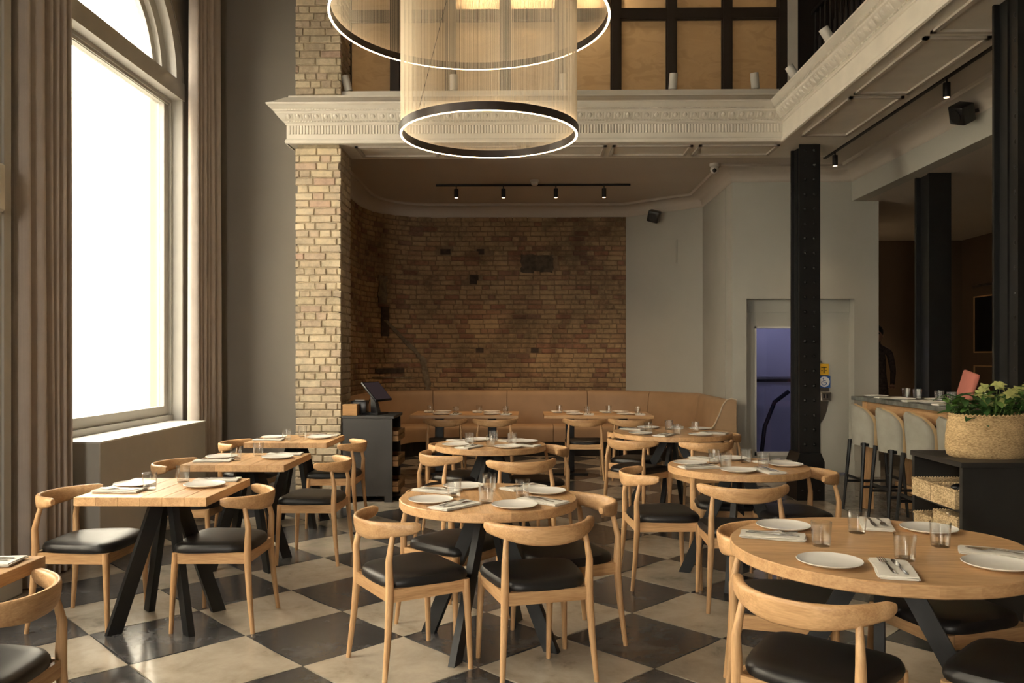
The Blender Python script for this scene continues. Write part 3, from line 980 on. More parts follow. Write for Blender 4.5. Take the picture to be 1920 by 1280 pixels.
# ---- great moulded beam around the hall (cornice, soffit panels)
BY, BX = 8.42, 2.62
beam = struct('trim_4', MB().box(-1.95, BX + 0.68, BY + 0.01, 9.12, 3.70, 4.19).box(BX + 0.01, BX + 0.68, YF, BY + 0.01, 3.70, 4.19).box(-2.47, -1.95, BY + 0.01, PY0 + 0.31, 3.70, 4.17),
              'plaster_white', 'cream plaster beam with egg-and-dart cornice around the gallery', 'moulding')
cpath = [(-2.48, 8.78), (-2.48, BY), (BX, BY), (BX, YF)]
cprof = [(-0.005, 3.69), (0.012, 3.695), (0.016, 3.715), (0.010, 3.732), (0.002, 3.738), (0.0, 3.745), (0.0, 3.882), (0.010, 3.886), (0.012, 3.898), (0.022, 3.905),
         (0.026, 3.918), (0.040, 3.925), (0.062, 3.945), (0.082, 3.970), (0.088, 3.980), (0.094, 3.984), (0.098, 4.000), (0.108, 4.004), (0.112, 4.018), (0.124, 4.024),
         (0.136, 4.034), (0.152, 4.052), (0.166, 4.058), (0.168, 4.072), (0.120, 4.095), (0.060, 4.135), (0.010, 4.170), (-0.01, 4.175), (-0.015, 4.195)]
MB().sweep(cpath, cprof).build('cornice', 'plaster_white', beam, 30)
# white kerb on top of the back beam
MB().box(-1.93, BX + 0.0, BY + 0.10, BY + 0.36, 4.18, 4.265).box(BX + 0.10, BX + 0.36, YF, BY + 0.10, 4.18, 4.235).build('kerb', 'plaster_white', beam)
# soffit panel mouldings
sp = MB()
def soffit_frame(x0, x1, y0, y1):
    w = 0.035
    for (a, b, c, d) in [(x0, x1, y0, y0 + w), (x0, x1, y1 - w, y1), (x0, x0 + w, y0, y1), (x1 - w, x1, y0, y1)]:
        sp.box(a, b, c, d, 3.682, 3.70)
for k in range(5):
    soffit_frame(-1.80 + k * 0.90, -1.80 + k * 0.90 + 0.84, 8.56, 8.98)
for k in range(9):
    soffit_frame(2.74, 3.20, 8.28 - (k + 1) * 1.3, 8.28 - k * 1.3 - 0.08)
sp.build('soffit_panels', 'ceiling_white', beam)
# carved courses
eg = MB()
def egg(px, py, ux, uy, nx, ny):
    def W(a, o, z): return (px + ux * a + nx * o, py + uy * a + ny * o, z)
    vs, fs = [], []
    n, mth = 8, 4
    for i in range(mth + 1):
        t = i / mth
        r = math.sin(PI * (0.15 + 0.85 * t)) if i < mth else 0
        for k in range(n + 1):
            al = PI * k / n
            vs.append(W(-math.cos(al) * 0.027 * r, 0.030 + 0.048 * (1 - t) + 0.022 * math.sin(al) * r, 3.972 - 0.048 * t))
    for i in range(mth):
        for k in range(n):
            fs.append((i * (n + 1) + k, i * (n + 1) + k + 1, (i + 1) * (n + 1) + k + 1, (i + 1) * (n + 1) + k))
    eg.add(vs, fs)
    # dart on each side: two slanting blades
    for sgn in (-1, 1):
        a0, a1 = 0.030 * sgn, 0.045 * sgn
        eg.add([W(a0, 0.090, 3.975), W(a1, 0.086, 3.975), W(a1 * 1.02, 0.048, 3.925), W(a0 * 1.22, 0.052, 3.925)], [(0, 1, 2, 3)])
for k in range(53):
    egg(-2.44 + 0.0965 * k, BY, 1, 0, 0, -1)
for k in range(60):
    egg(BX, BY - 0.10 - 0.0965 * k, 0, -1, -1, 0)
o = eg.build('egg_and_dart', 'plaster_white', beam, True); o['kind'] = 'stuff'
bd_ = MB()
for k in range(170):
    x = -2.46 + 0.030 * k
    if x < BX - 0.02:
        bd_.box(x, x + 0.016, BY - 0.034, BY - 0.018, 3.906, 3.920)
        bd_.box(x - 0.1 * (x < -9), x + 0.018, BY - 0.116, BY - 0.098, 4.004, 4.018)
for k in range(190):
    y = BY - 0.04 - 0.030 * k
    bd_.box(BX - 0.034, BX - 0.018, y - 0.016, y, 3.906, 3.920)
    bd_.box(BX - 0.116, BX - 0.098, y - 0.018, y, 4.004, 4.018)
o = bd_.build('bead_course', 'plaster_white', beam); o['kind'] = 'stuff'
rd = MB()
for k in range(163):
    x = -2.46 + 0.0312 * k
    if x < BX - 0.02:
        n = 4
        vs = []
        for z in (3.79, 3.875):
            for q in range(n + 1):
                al = PI * q / n
                vs.append((x + 0.0125 - 0.0125 * math.cos(al), BY - 0.011 * math.sin(al), z))
        rd.add(vs, [(q, q + 1, n + 2 + q, n + 1 + q) for q in range(n)] + [tuple(range(n + 1)), tuple(range(2 * n + 1, n, -1))])
o = rd.build('reeding', 'plaster_white', beam, 60); o['kind'] = 'stuff'

# ---- glazed gallery screen above the beam
GY = 9.0
gs = thing('window_6', 'dark framed gallery screen of warm frosted panes above the beam', 'screen', (0, 0, 0), kind='structure')
mull = [-1.985, -1.44] + [-1.44 + 0.605 * k for k in range(1, 8)]
zr = [4.20, 5.235, 6.27, 7.3]
fr = MB()
for x in mull:
    wv = 0.085
    MB().box(x - wv / 2, x + wv / 2, GY - 0.05, GY + 0.05, 4.18, ZC).build('mullion', 'mullion_brown', gs)
for z in zr[1:]:
    MB().box(mull[0], mull[-1], GY - 0.045, GY + 0.045, z - 0.05, z + 0.05).build('rail', 'mullion_brown', gs)
MB().box(mull[0], mull[-1], GY - 0.045, GY + 0.045, 4.18, 4.27).build('rail', 'mullion_brown', gs)
for i in range(len(mull) - 1):
    for j in range(len(zr) - 1):
        pa, pb, pc, pd = mull[i] + 0.0425, mull[i + 1] - 0.0425, zr[j] + 0.05, zr[j + 1] - 0.05
        MB().add([(pa, GY, pc), (pb, GY, pc), (pb, GY, pd), (pa, GY, pd)], [(0, 1, 2, 3)]).build('pane', 'frosted_pane', gs)
        b0, b1, c0, c1 = mull[i] + 0.0425, mull[i + 1] - 0.0425, zr[j] + 0.05, zr[j + 1] - 0.05
        MB().box(b0, b1, GY - 0.03, GY - 0.006, c1 - 0.018, c1).box(b0, b1, GY - 0.03, GY - 0.006, c0, c0 + 0.018).box(b0, b0 + 0.018, GY - 0.03, GY - 0.006, c0, c1).box(b1 - 0.018, b1, GY - 0.03, GY - 0.006, c0, c1).build('glazing_bead', 'mullion_brown', gs)
struct('wall_gallery', MB().box(-2.2, 3.4, 10.6, 10.7, 3.97, ZC).box(-2.2, -2.1, 9.05, 10.6, 3.97, ZC).box(3.3, 3.4, 9.05, 10.6, 3.97, ZC), 'paint_white', 'pale wall of the gallery room behind the frosted screen', 'wall')
# bulbs behind the frosted screen
for i, bx_ in enumerate([-0.62, -0.45, -0.22, -0.05, 0.18, 0.36, 0.72, 0.9]):
    t = thing('wall_lamp', 'warm bulb glowing behind the frosted gallery panes', 'lamp', (bx_, GY + 0.15, 5.44), group='bulbs behind the gallery screen')
    MB().sphere((0, 0, 0), 0.035, 10, 6).build('bulb', 'bulb_warm', t, True)
    MB().tube([(0, 0, 0.03), (0, 0, 0.09)], 0.018, 8).tube([(0, 0, 0.09), (0, 0, 2.04)], 0.004, 5).build('cord', 'track_black', t)
light('gallery_lamp', 'POINT', (0.2, 9.7, 6.6), 18.0, (1.0, 0.62, 0.28), shadow_soft_size=0.2)
light('gallery_lamp', 'POINT', (2.4, 9.7, 6.2), 4.0, (1.0, 0.68, 0.36), shadow_soft_size=0.2)
light('gallery_lamp', 'POINT', (-1.5, 9.7, 6.2), 4.0, (1.0, 0.68, 0.36), shadow_soft_size=0.2)
# white post at the gallery corner and dark ribbed wall of the side gallery
struct('trim_5', MB().box(2.842, 2.945, 8.93, 9.06, 4.18, ZC), 'plaster_white', 'slim white post at the corner of the gallery screen', 'post')
rb = struct('wall_gallery_side', MB().box(3.42, 3.50, YF, 9.1, 4.18, ZC).box(2.945, 3.42, 8.98, 9.05, 4.18, ZC), 'dark_ribs', 'dark ribbed wall of the side gallery', 'wall')
rbm = MB()
for k in range(90):
    y = 9.02 - 0.075 * k
    rbm.box(3.385, 3.42, y - 0.02, y + 0.02, 4.18, ZC)
o = rbm.build('ribs', 'dark_ribs', rb); o['kind'] = 'stuff'
ra = thing('gallery_railing', 'black iron railing along the edge of the side gallery', 'railing', (0, 0, 0))
MB().box(3.06, 3.11, 2.0, 8.85, 5.16, 5.20).build('handrail', 'iron_black', ra)
MB().box(3.065, 3.105, 2.0, 8.85, 4.24, 4.28).build('bottom_rail', 'iron_black', ra)
bal = MB().tube([(0, 0, 4.26), (0, 0, 4.5), (0, 0, 4.52), (0, 0, 4.85), (0, 0, 4.88), (0, 0, 5.17)], [.010, .010, .02, .02, .010, .010], 6).mesh('baluster', 'iron_black', True)
for k in range(46):
    obj('baluster', bal, ra, (3.085, 8.78 - 0.14 * k, 0))

# ---- plain house across the street (seen overexposed through the window)
hs = thing('neighbouring_house', 'sunlit cream stone house across the street through the window', 'building', (-9.5, 8.0, -0.5))
MB().box(-0.6, 0, -16, 16, 0, 12).build('wall', 'facade_cream', hs)
for k in range(18):
    MB().box(0, 0.10, 7.2 - 0.35 * (k % 2), 8.6, 0.3 + k * 0.62, 0.3 + k * 0.62 + 0.56).build('quoin', 'facade_cream', hs)
    MB().box(0, 0.10, 0.2, 1.3 + 0.25 * (k % 2), 0.3 + k * 0.62, 0.3 + k * 0.62 + 0.56).build('quoin', 'facade_cream', hs)
struct('ground', MB().box(-30, XL - 0.5, -30, 40, -0.9, -0.5).box(-30, 30, -30, YF - 0.5, -0.9, -0.5), 'street_grey', 'pavement of the street outside the windows', 'pavement')

# ================================================================== STRUCTURAL IRON
def rivets(mb, pts, nrm, r=0.018):
    nx, ny = nrm
    for (x, y, z) in pts:
        vs, fs = [], []
        n = 8
        ux, uy = -ny, nx
        for (rr, o) in ((1.0, 0.0), (0.8, 0.55), (0.35, 0.85)):
            for k in range(n):
                t = 2 * PI * k / n
                vs.append((x + ux * r * rr * math.cos(t) + nx * r * o, y + uy * r * rr * math.cos(t) + ny * r * o, z + r * rr * math.sin(t)))
        for i in range(2):
            for k in range(n):
                fs.append((i * n + k, i * n + (k + 1) % n, (i + 1) * n + (k + 1) % n, (i + 1) * n + k))
        fs.append(tuple(2 * n + k for k in range(n)))
        mb.add(vs, fs)
def column(label, x0, x1, y0, y1, ztop, base=True, pitch=0.153):
    c = thing('riveted_column', label, 'column', (0, 0, 0))
    MB().box(x0, x1, y0, y0 + 0.022, 0, ztop).build('front_plate', 'column_black', c)
    MB().box(x0, x1, y1 - 0.022, y1, 0, ztop).build('rear_plate', 'column_black', c)
    MB().box(x0 + 0.045, x1 - 0.045, y0 + 0.022, y1 - 0.022, 0, ztop).build('web', 'column_black', c)
    an = MB()
    for yy, s_ in ((y0 + 0.022, 1), (y1 - 0.022, -1)):
        for xx, q in ((x0 + 0.045, -1), (x1 - 0.045, 1)):
            an.box(min(xx, xx + q * 0.012), max(xx, xx + q * 0.012), min(yy, yy + s_ * 0.085), max(yy, yy + s_ * 0.085), 0, ztop)
    an.build('angle_iron', 'column_black', c)
    def rv(pts, nrm):
        for p in pts:
            mb = MB(); rivets(mb, [p], nrm)
            mb.build('rivet', 'column_black', c, True)
    zs = []
    z = 0.12
    while z < min(ztop - 0.05, 4.2):
        zs.append(z); z += pitch
    w = x1 - x0
    rv([(x0 + w * f_, y0, z) for z in zs for f_ in (0.28, 0.72)], (0, -1))
    rv([(x0 + 0.033, y0 + 0.070, z + pitch / 2) for z in zs], (-1, 0))
    if base:
        b = MB().prism([(x0 - 0.035, y0 - 0.03), (x1 + 0.035, y0 - 0.03), (x1 + 0.035, y1 + 0.03), (x0 - 0.035, y1 + 0.03)], 0, 0.40)
        b.hexa([(x0 - 0.035, y0 - 0.03, 0.40), (x1 + 0.035, y0 - 0.03, 0.40), (x1 + 0.035, y1 + 0.03, 0.40), (x0 - 0.035, y1 + 0.03, 0.40)],
               [(x0 - 0.002, y0 - 0.022, 0.49), (x1 + 0.002, y0 - 0.022, 0.49), (x1 + 0.002, y1 + 0.022, 0.49), (x0 - 0.002, y1 + 0.022, 0.49)])
        b.build('base_plate', 'column_black', c)
        rv([(x0 + w * f_, y0 - 0.03, z) for z in (0.10, 0.22, 0.34) for f_ in (0.12, 0.5, 0.88)], (0, -1))
    return c
column('black riveted iron column standing before the pale lift door', 2.84, 3.055, 8.56, 8.85, 3.70)
column('black riveted iron column rising behind the planted basket', 2.93, 3.20, 4.93, 5.20, 3.70)
c = thing('riveted_column', 'plain black boxed iron column at the far end of the bar', 'column')
MB().box(4.225, 4.455, 8.66, 8.70, 0, 3.42).build('front_plate', 'column_black', c)
MB().box(4.205, 4.455, 8.90, 8.94, 0, 3.42).build('rear_plate', 'column_black', c)
MB().box(4.25, 4.43, 8.70, 8.90, 0, 3.42).build('web', 'column_black', c)

# ================================================================== LIGHT FITTINGS
def track(label, p, q, spots, aim, energy, group):
    t = thing('track_light', label, 'track light')
    MB().bar(p, q, 0.035, 0.025).build('rail', 'track_black', t)
    L = Vector(q) - Vector(p)
    for f_ in spots:
        c_ = Vector(p) + L * f_
        h = MB().tube([(c_.x, c_.y, c_.z), (c_.x, c_.y, c_.z - 0.06)], 0.008, 8)
        h.tube([(c_.x, c_.y, c_.z - 0.05), (c_.x, c_.y, c_.z - 0.17)], 0.030, 14)
        ho = h.build('spot_head', 'track_black', t, True)
        MB().tube([(c_.x, c_.y, c_.z - 0.168), (c_.x, c_.y, c_.z - 0.172)], 0.024, 14).build('lens', 'spot_lens', ho)
        lp = light('track_spot', 'SPOT', (c_.x, c_.y, c_.z - 0.18), energy, (1.0, 0.66, 0.36), parent=None, spot_size=R(95), spot_blend=0.9, shadow_soft_size=0.03)
        d = Vector(aim)
        lp.rotation_euler = d.to_track_quat('-Z', 'Y').to_euler()
    return t
track('black ceiling track with four small spots over the banquette', (-1.24, 11.2, 3.835), (1.42, 11.2, 3.835), (0.105, 0.348, 0.618, 0.865), (0, 0.12, -1), 26, None)
track('long black ceiling track with small spots beside the bar bulkhead', (3.52, 9.72, 3.835), (3.52, 3.2, 3.835), (0.05, 0.43, 0.80), (0.05, 0, -1), 14, None)
for i, (x, lb) in enumerate([(-1.868, 'small white tilted spotlight on the ledge beside the brick pier'), (-0.762, 'small white upright spotlight on the ledge left of the pendant threads'),
                             (0.384, 'small white spotlight on the ledge seen through the pendant threads'), (1.527, 'small white spotlight on the ledge before the middle gallery panes'),
                             (2.39, 'small white spotlight on the ledge next to the gallery corner post')]):
    t = thing('ledge_spotlight', lb, 'spotlight', (x, 8.58, 4.265), 0, 'white spotlights along the gallery ledge')
    MB().tube([(0, 0, 0), (0, 0, 0.03)], 0.018, 10).build('stem', 'plaster_white', t)
    tilt = (-0.26, 0.0, 0.03, 0.06, -0.12)[i]
    MB().lathe([(0.0, 0.0), (0.040, 0.0), (0.043, 0.004), (0.043, 0.16), (0.036, 0.16), (0.034, 0.13), (0.0, 0.13)], 18).build('spot_body', 'paint_white', t, True, (0, 0, 0.02), (0.12, tilt, 0))
for i, y in enumerate((8.08, 7.15)):
    t = thing('ledge_spotlight', ('white spotlight on the side gallery ledge close to the corner', 'white spotlight on the side gallery ledge further from the corner')[i], 'spotlight', (2.66, y, 4.185), 0, 'white spotlights along the gallery ledge')
    MB().tube([(0, 0, 0), (0, 0, 0.03)], 0.018, 10).build('stem', 'plaster_white', t)
    MB().lathe([(0.0, 0.0), (0.040, 0.0), (0.043, 0.004), (0.043, 0.16), (0.036, 0.16), (0.034, 0.13), (0.0, 0.13)], 18).build('spot_body', 'paint_white', t, True, (0, 0, 0.02), (0.0, -0.55, 0))

def pendant(label, x, y, z, r, nth, zt):
    t = thing('ring_pendant_lamp', label, 'pendant lamp', (x, y, z))
    n = 96
    def annulus(r0, r1, z0, z1):
        mb = MB(); vs, fs = [], []
        for k in range(n):
            a = 2 * PI * k / n
            for (rr, zz) in ((r0, z0), (r1, z0), (r1, z1), (r0, z1)):
                vs.append((rr * math.cos(a), rr * math.sin(a), zz))
        for k in range(n):
            k2 = (k + 1) % n
            for j in range(4):
                fs.append((k * 4 + j, k2 * 4 + j, k2 * 4 + (j + 1) % 4, k * 4 + (j + 1) % 4))
        return mb.add(vs, fs)
    rg = annulus(r - 0.014, r + 0.010, 0.002, 0.044).build('ring', 'ring_bronze', t, 50)
    annulus(r - 0.014, r - 0.011, 0.044, 0.054).build('inner_lip', 'ring_bronze', rg, 50)
    annulus(r + 0.007, r + 0.010, 0.044, 0.054).build('outer_lip', 'ring_bronze', rg, 50)
    annulus(r - 0.010, r + 0.004, 0.0, 0.002).build('led_strip', 'led_warm', rg, 50)
    annulus(r - 0.010, r + 0.006, 0.044, 0.0455).build('led_strip', 'led_warm', rg, 50)
    th = MB()
    rr_ = random.Random(5)
    for k in range(nth):
        a = 2 * PI * (k + rr_.uniform(-.25, .25)) / nth
        q = r - 0.002
        cx, cy = q * math.cos(a), q * math.sin(a)
        w = 0.00085
        vs = []
        for zz in (0.046, zt - z):
            for j in range(3):
                b = 2 * PI * j / 3 + a
                vs.append((cx + w * math.cos(b), cy + w * math.sin(b), zz))
        th.add(vs, [(0, 1, 4, 3), (1, 2, 5, 4), (2, 0, 3, 5)])
    o = th.build('threads', 'thread_cream', t); o['kind'] = 'stuff'
    annulus(r - 0.05, r + 0.04, zt - z, zt - z + 0.06).build('ceiling_frame', 'ring_bronze', t, 50)
    cb = MB()
    a = R(128)
    cb.tube([(-r * 0.72, -r * 0.68, 0.05), (-r * 0.35, -r * 0.5, 1.0), (-r * 0.1, -r * 0.3, 2.2), (0, 0, zt - z)], 0.0022, 5)
    cb.build('cable', 'track_black', t)
    return t
pendant('large glowing ring pendant with a wide curtain of cream threads', -0.385, 5.60, 3.79, 0.95, 950, 7.5)
pendant('small glowing ring pendant hanging lowest inside cream threads', -0.255, 5.58, 2.995, 0.60, 640, 7.5)

def detector(label, loc, cat='smoke detector'):
    t = thing('smoke_detector', label, cat, loc)
    MB().lathe([(0.0, 0.0), (0.062, 0.0), (0.062, -0.022), (0.05, -0.026), (0.05, -0.034)], 20).build('base', 'paint_white', t, True)
    MB().lathe([(0.044, -0.030), (0.044, -0.06), (0.03, -0.068), (0.0, -0.068)], 20).build('sensor', 'paint_white', t, True)
detector('white smoke detector on the alcove ceiling above the track', (0.11, 10.95, 3.85))
detector('white smoke detector on the bar ceiling near the downlights', (5.2, 12.4, 3.42))
t = thing('security_camera', 'white dome security camera on the alcove ceiling by the angled wall', 'camera', (2.30, 10.05, 3.85))
MB().lathe([(0.0, 0.0), (0.06, 0.0), (0.06, -0.03), (0.05, -0.04), (0.0, -0.04)], 20).build('base', 'paint_white', t, True)
h_ = MB().sphere((0, 0, -0.07), 0.052, 16, 10).build('housing', 'paint_white', t, True)
MB().sphere((-0.006, -0.030, -0.085), 0.028, 12, 8).build('lens', 'device_black', h_, True)
def speaker(label, loc, rot):
    t = thing('loudspeaker', label, 'speaker', loc)
    b = MB().rbox(-0.085, 0.085, -0.07, 0.07, -0.085, 0.085, 0.018, 2).build('cabinet', 'device_black', t, True, None, rot)
    MB().lathe([(0.06, 0), (0.06, 0.006), (0.05, 0.006), (0.02, 0.002), (0, 0.004)], 18).build('cone', 'track_black', b, True, (0, -0.072, 0), (PI / 2, 0, 0))
    return t
sp1 = speaker('black cube loudspeaker high on the angled grey wall', (1.90, 12.22, 3.58), (0.35, 0.3, R(-20)))
MB().bar((0.0, 0.03, 0.0), (0.095, 0.15, 0.0), 0.03, 0.03).build('bracket', 'device_black', sp1)
sp2 = speaker('black cube loudspeaker on the pale bulkhead above the bar', (3.88, 7.36, 3.66), (0.5, 0.35, R(-70)))
MB().bar((0.03, 0.0, 0.0), (0.16, 0.0, 0.03), 0.03, 0.03).build('bracket', 'device_black', sp2)
for i, x in enumerate((4.60, 4.78, 5.9)):  # the last one is an extra, unseen lamp added to light the bar
    t = thing('downlight', ('small round downlight of the pair over the dark passage', 'small round downlight of the pair over the dark passage', 'extra round downlight added out of view over the bar side')[i], 'downlight', (x, (12.9, 12.9, 9.0)[i], 3.42), 0, 'downlights in the bar ceiling')
    MB().lathe([(0.045, 0.0), (0.065, -0.002), (0.065, -0.010), (0.045, -0.012)], 18).build('bezel', 'paint_white', t, True)
    MB().lathe([(0.0, -0.004), (0.045, -0.004), (0.045, -0.006), (0.0, -0.006)], 18).build('lens', 'downlight_lens', t)
    light('bar_downlight', 'SPOT', (x, (12.9, 12.9, 9.0)[i], 3.40), 60, (1.0, 0.7, 0.42), (0, 0, 0), spot_size=R(100), spot_blend=0.8, shadow_soft_size=0.04)
for (x, y) in ((3.7, 7.7), (3.7, 6.6)):
    pass

# ================================================================== CURTAINS
def curtain(label, y0, y1, xb, zt, widths, amp, flare, seed):
    """widths: relative widths of the successive folds from y0 to y1"""
    rr = random.Random(seed)
    tot = sum(widths)
    m, per = 16, 12
    n = per * len(widths)
    am = [amp * (0.65 + 0.5 * w / max(widths)) for w in widths]
    ph = rr.uniform(0, 6.28)
    vs, fs = [], []
    for j in range(m + 1):
        f_ = j / m
        z = 0.015 + (zt - 0.015) * f_
        for i in range(n + 1):
            k = min(i // per, len(widths) - 1)
            u = (i - k * per) / per
            t = (sum(widths[:k]) + widths[k] * u) / tot
            x = xb + am[k] * (0.85 + 0.35 * (1 - f_)) * (abs(math.sin(PI * u)) ** 0.7 * 2 - 1)
            yc = (y0 + y1) / 2
            y = y0 + (y1 - y0) * t + 0.010 * math.sin(2.2 * f_ * PI + ph + k) * math.sin(PI * t)
            y = yc + (y - yc) * (1 + flare * (1 - f_) ** 1.5)
            vs.append((x, y, z))
    for j in range(m):
        for i in range(n):
            a = j * (n + 1) + i
            fs.append((a, a + 1, a + n + 2, a + n + 1))
    o = MB().add(vs, fs).build('linen_curtain', 'curtain_linen', None, 'all')
    md = o.modifiers.new('thick', 'SOLIDIFY'); md.thickness = 0.004
    return tag(o, label, 'curtain')
curtain('taupe linen curtain hanging beside the moulded pilaster', 5.14, 5.72, -3.235, 6.6, (1.7, 2.6, 1.1, 1.0, 1.3, 0.9), 0.050, 0.03, 2)
curtain('taupe linen curtain hanging next to the plain grey wall', 7.93, 8.60, -3.255, 6.6, (1.0, 0.8, 1.2, 0.7, 1.5, 1.9), 0.048, 0.03, 4)

# ================================================================== CHAIRS
def make_chair():
    t = thing('dining_chair', 'oak chair', 'chair')
    # cushion
    n = 48
    def outline(k, sc):
        a = 2 * PI * k / n
        c_, s_ = math.cos(a), math.sin(a)
        e = 2 / 4.2
        ux = math.copysign(abs(c_) ** e, c_)
        uy = math.copysign(abs(s_) ** e, s_)
        y = uy * 0.222
        wx = 0.250 + (-0.042) * (0.5 - uy / 2)
        if uy < 0:
            wx *= 1 - 0.05 * uy * uy
        return ux * wx * sc, y * sc + 0.012
    vs, fs = [], []
    rings = [(0.93, 0.425), (0.985, 0.430), (1.0, 0.442), (0.99, 0.455), (0.95, 0.468), (0.85, 0.477), (0.65, 0.482), (0.35, 0.484)]
    for (sc, z) in rings:
        for k in range(n):
            x, y = outline(k, sc)
            dz = 0.010 * (abs(x) / 0.25) ** 2 * (1 if sc < 0.99 else 0.6)
            vs.append((x, y, z + dz * (0.5 if z < .45 else 1)))
    for i in range(len(rings) - 1):
        for k in range(n):
            k2 = (k + 1) % n
            fs.append((i * n + k, i * n + k2, (i + 1) * n + k2, (i + 1) * n + k))
    fs.append(tuple((len(rings) - 1) * n + k for k in range(n)))
    fs.append(tuple(range(n - 1, -1, -1)))
    MB().add(vs, fs).build('seat', 'leather_black', t, True)
    # legs
    for sx in (-1, 1):
        MB().tube([(sx * 0.228, 0.212, 0), (sx * 0.222, 0.204, 0.22), (sx * 0.214, 0.196, 0.38), (sx * 0.213, 0.195, 0.432)], [0.0115, 0.0155, 0.0185, 0.0175], 12).build('leg', 'oak_z', t, 50)
        MB().tube([(sx * 0.226, -0.232, 0), (sx * 0.212, -0.208, 0.22), (sx * 0.203, -0.196, 0.38), (sx * 0.202, -0.196, 0.46), (sx * 0.203, -0.200, 0.56), (sx * 0.196, -0.186, 0.63), (sx * 0.191, -0.176, 0.672)],
                  [0.0115, 0.016, 0.0195, 0.0195, 0.0165, 0.0135, 0.0125], 12).build('leg', 'oak_z', t, 50)
    # aprons
    ap = [((-0.213, 0.196), (0.213, 0.196), 'oak_x'), ((-0.203, -0.196), (0.203, -0.196), 'oak_x'), ((-0.203, -0.196), (-0.213, 0.196), 'oak_y'), ((0.203, -0.196), (0.213, 0.196), 'oak_y')]
    for a, b, mt in ap:
        MB().bar((a[0], a[1], 0.403), (b[0], b[1], 0.403), 0.020, 0.058).build('apron_rail', mt, t)
    # bow backrest
    N, K = 40, 14
    vs, fs = [], []
    def cl(u):
        au = abs(u)
        return Vector((0.272 * u - 0.012 * math.copysign(au ** 6, u), -0.252 + 0.185 * au ** 2.5))
    for i in range(N + 1):
        u = -1 + 2 * i / N
        au = abs(u)
        c0 = cl(u)
        d = (cl(min(1, u + 0.02)) - cl(max(-1, u - 0.02))).normalized()
        ox, oy = d.y, -d.x
        h = 0.046 * (1 - 0.46 * au ** 2.0)            # half height
        w = 0.0125 + 0.0085 * au ** 1.5               # half thickness
        if au > 0.955:
            k_ = (0.93, 0.62)[au > 0.99]
            h *= k_; w *= k_
        z = 0.688 + 0.020 * au ** 2.0 + (0.046 - h) * 0.25
        tl = 0.20 * (1 - au)                            # lean back
        for k in range(K):
            a = 2 * PI * k / K
            c_, s_ = math.cos(a), math.sin(a)
            e = 0.66
            p = math.copysign(abs(c_) ** e, c_) * w
            q = math.copysign(abs(s_) ** e, s_) * h
            vs.append((c0.x + ox * (p + q * tl), c0.y + oy * (p + q * tl), z + q))
    for i in range(N):
        for k in range(K):
            k2 = (k + 1) % K
            fs.append((i * K + k, i * K + k2, (i + 1) * K + k2, (i + 1) * K + k))
    fs.append(tuple(range(K - 1, -1, -1))); fs.append(tuple(N * K + k for k in range(K)))
    MB().add(vs, fs).build('backrest', 'oak_x', t, 55)
    return t
chair = Proto(make_chair())
# (x, y, facing in degrees, label tail, group)
SQ, RO, BQ = 'oak chairs at the square tables', 'oak chairs at the round tables', 'oak chairs facing the banquette'
CH = [
    (-1.84, 2.66, 180, 'oak chair with black seat at the square table by the pilaster', SQ),
    (-2.47, 4.60, 0, 'oak chair with black seat between near curtain and square table', SQ),
    (-1.71, 4.62, 180, 'oak chair facing the window at the square table by the near curtain', SQ),
    (-2.42, 5.88, 0, 'oak chair tucked between sill boxing and the middle square table', SQ),
    (-1.57, 6.05, 178, 'oak chair facing the window at the middle square table', SQ),
    (-2.47, 7.28, 0, 'oak chair between the far curtain and the square table by the pier', SQ),
    (-1.70, 7.30, 180, 'oak chair in front of the brick pier and dark till cabinet', SQ),
    (-0.57, 4.00, 33, 'oak chair turned to the small round table, back towards the square tables', RO),
    (0.04, 3.93, 107, 'oak chair with its back to the room at the small round table under the pendants', RO),
    (0.21, 4.36, 204, 'oak chair facing the window across the small round table under the pendants', RO),
    (-0.41, 4.62, -36, 'oak chair pushed deep under the far edge of the small round table under the pendants', RO),
    (-0.58, 6.50, 35, 'oak chair beside the till cabinet at the further small round table', RO),
    (-0.06, 6.15, 107, 'oak chair between the two small round tables with its back turned', RO),
    (0.08, 6.86, 203, 'oak chair facing the till cabinet at the further small round table', RO),
    (-0.58, 7.12, -28, 'oak chair behind the further small round table near the till cabinet', RO),
    (0.89, 5.47, 4, 'oak chair on the pendant side of the round table before the column', RO),
    (1.30, 5.00, 86, 'oak chair with its back turned at the round table before the column', RO),
    (1.79, 5.48, 186, 'oak chair next to the riveted column at the round table', RO),
    (1.44, 5.90, -92, 'oak chair pushed under the far side of the round table before the column', RO),
    (1.03, 7.63, 48, 'oak chair turned to the large round table by the banquette end', RO),
    (1.60, 7.48, 106, 'oak chair with its back turned at the large round table by the banquette', RO),
    (1.83, 8.08, 188, 'oak chair between the large round table and the lift door', RO),
    (1.09, 8.28, -32, 'oak chair behind the large round table near the banquette chairs', RO),
    (0.99, 2.79, 50, 'oak chair with broad curved back at the large round table by the console', RO),
    (1.10, 3.56, -14, 'oak chair on the pendant side of the large round table by the console', RO),
    (1.67, 2.73, 135, 'oak chair pulled out from the large round table by the console', RO),
    (1.75, 3.42, 196, 'oak chair pushed under the large round table against the console', RO),
    (-0.99, 10.05, 90, 'oak chair at the banquette table nearer the till cabinet, pier end', BQ),
    (-0.39, 10.05, 91, 'oak chair at the banquette table nearer the till cabinet, far from the pier', BQ),
    (0.71, 10.07, 89, 'oak chair at the banquette table nearer the angled wall, middle of the bench', BQ),
    (1.26, 10.07, 90, 'oak chair at the banquette table nearer the angled wall, bench end', BQ),
]
for (x, y, f_, lb, g) in CH:
    chair.place((x, y, 0), R(f_ - 90), lb, g)

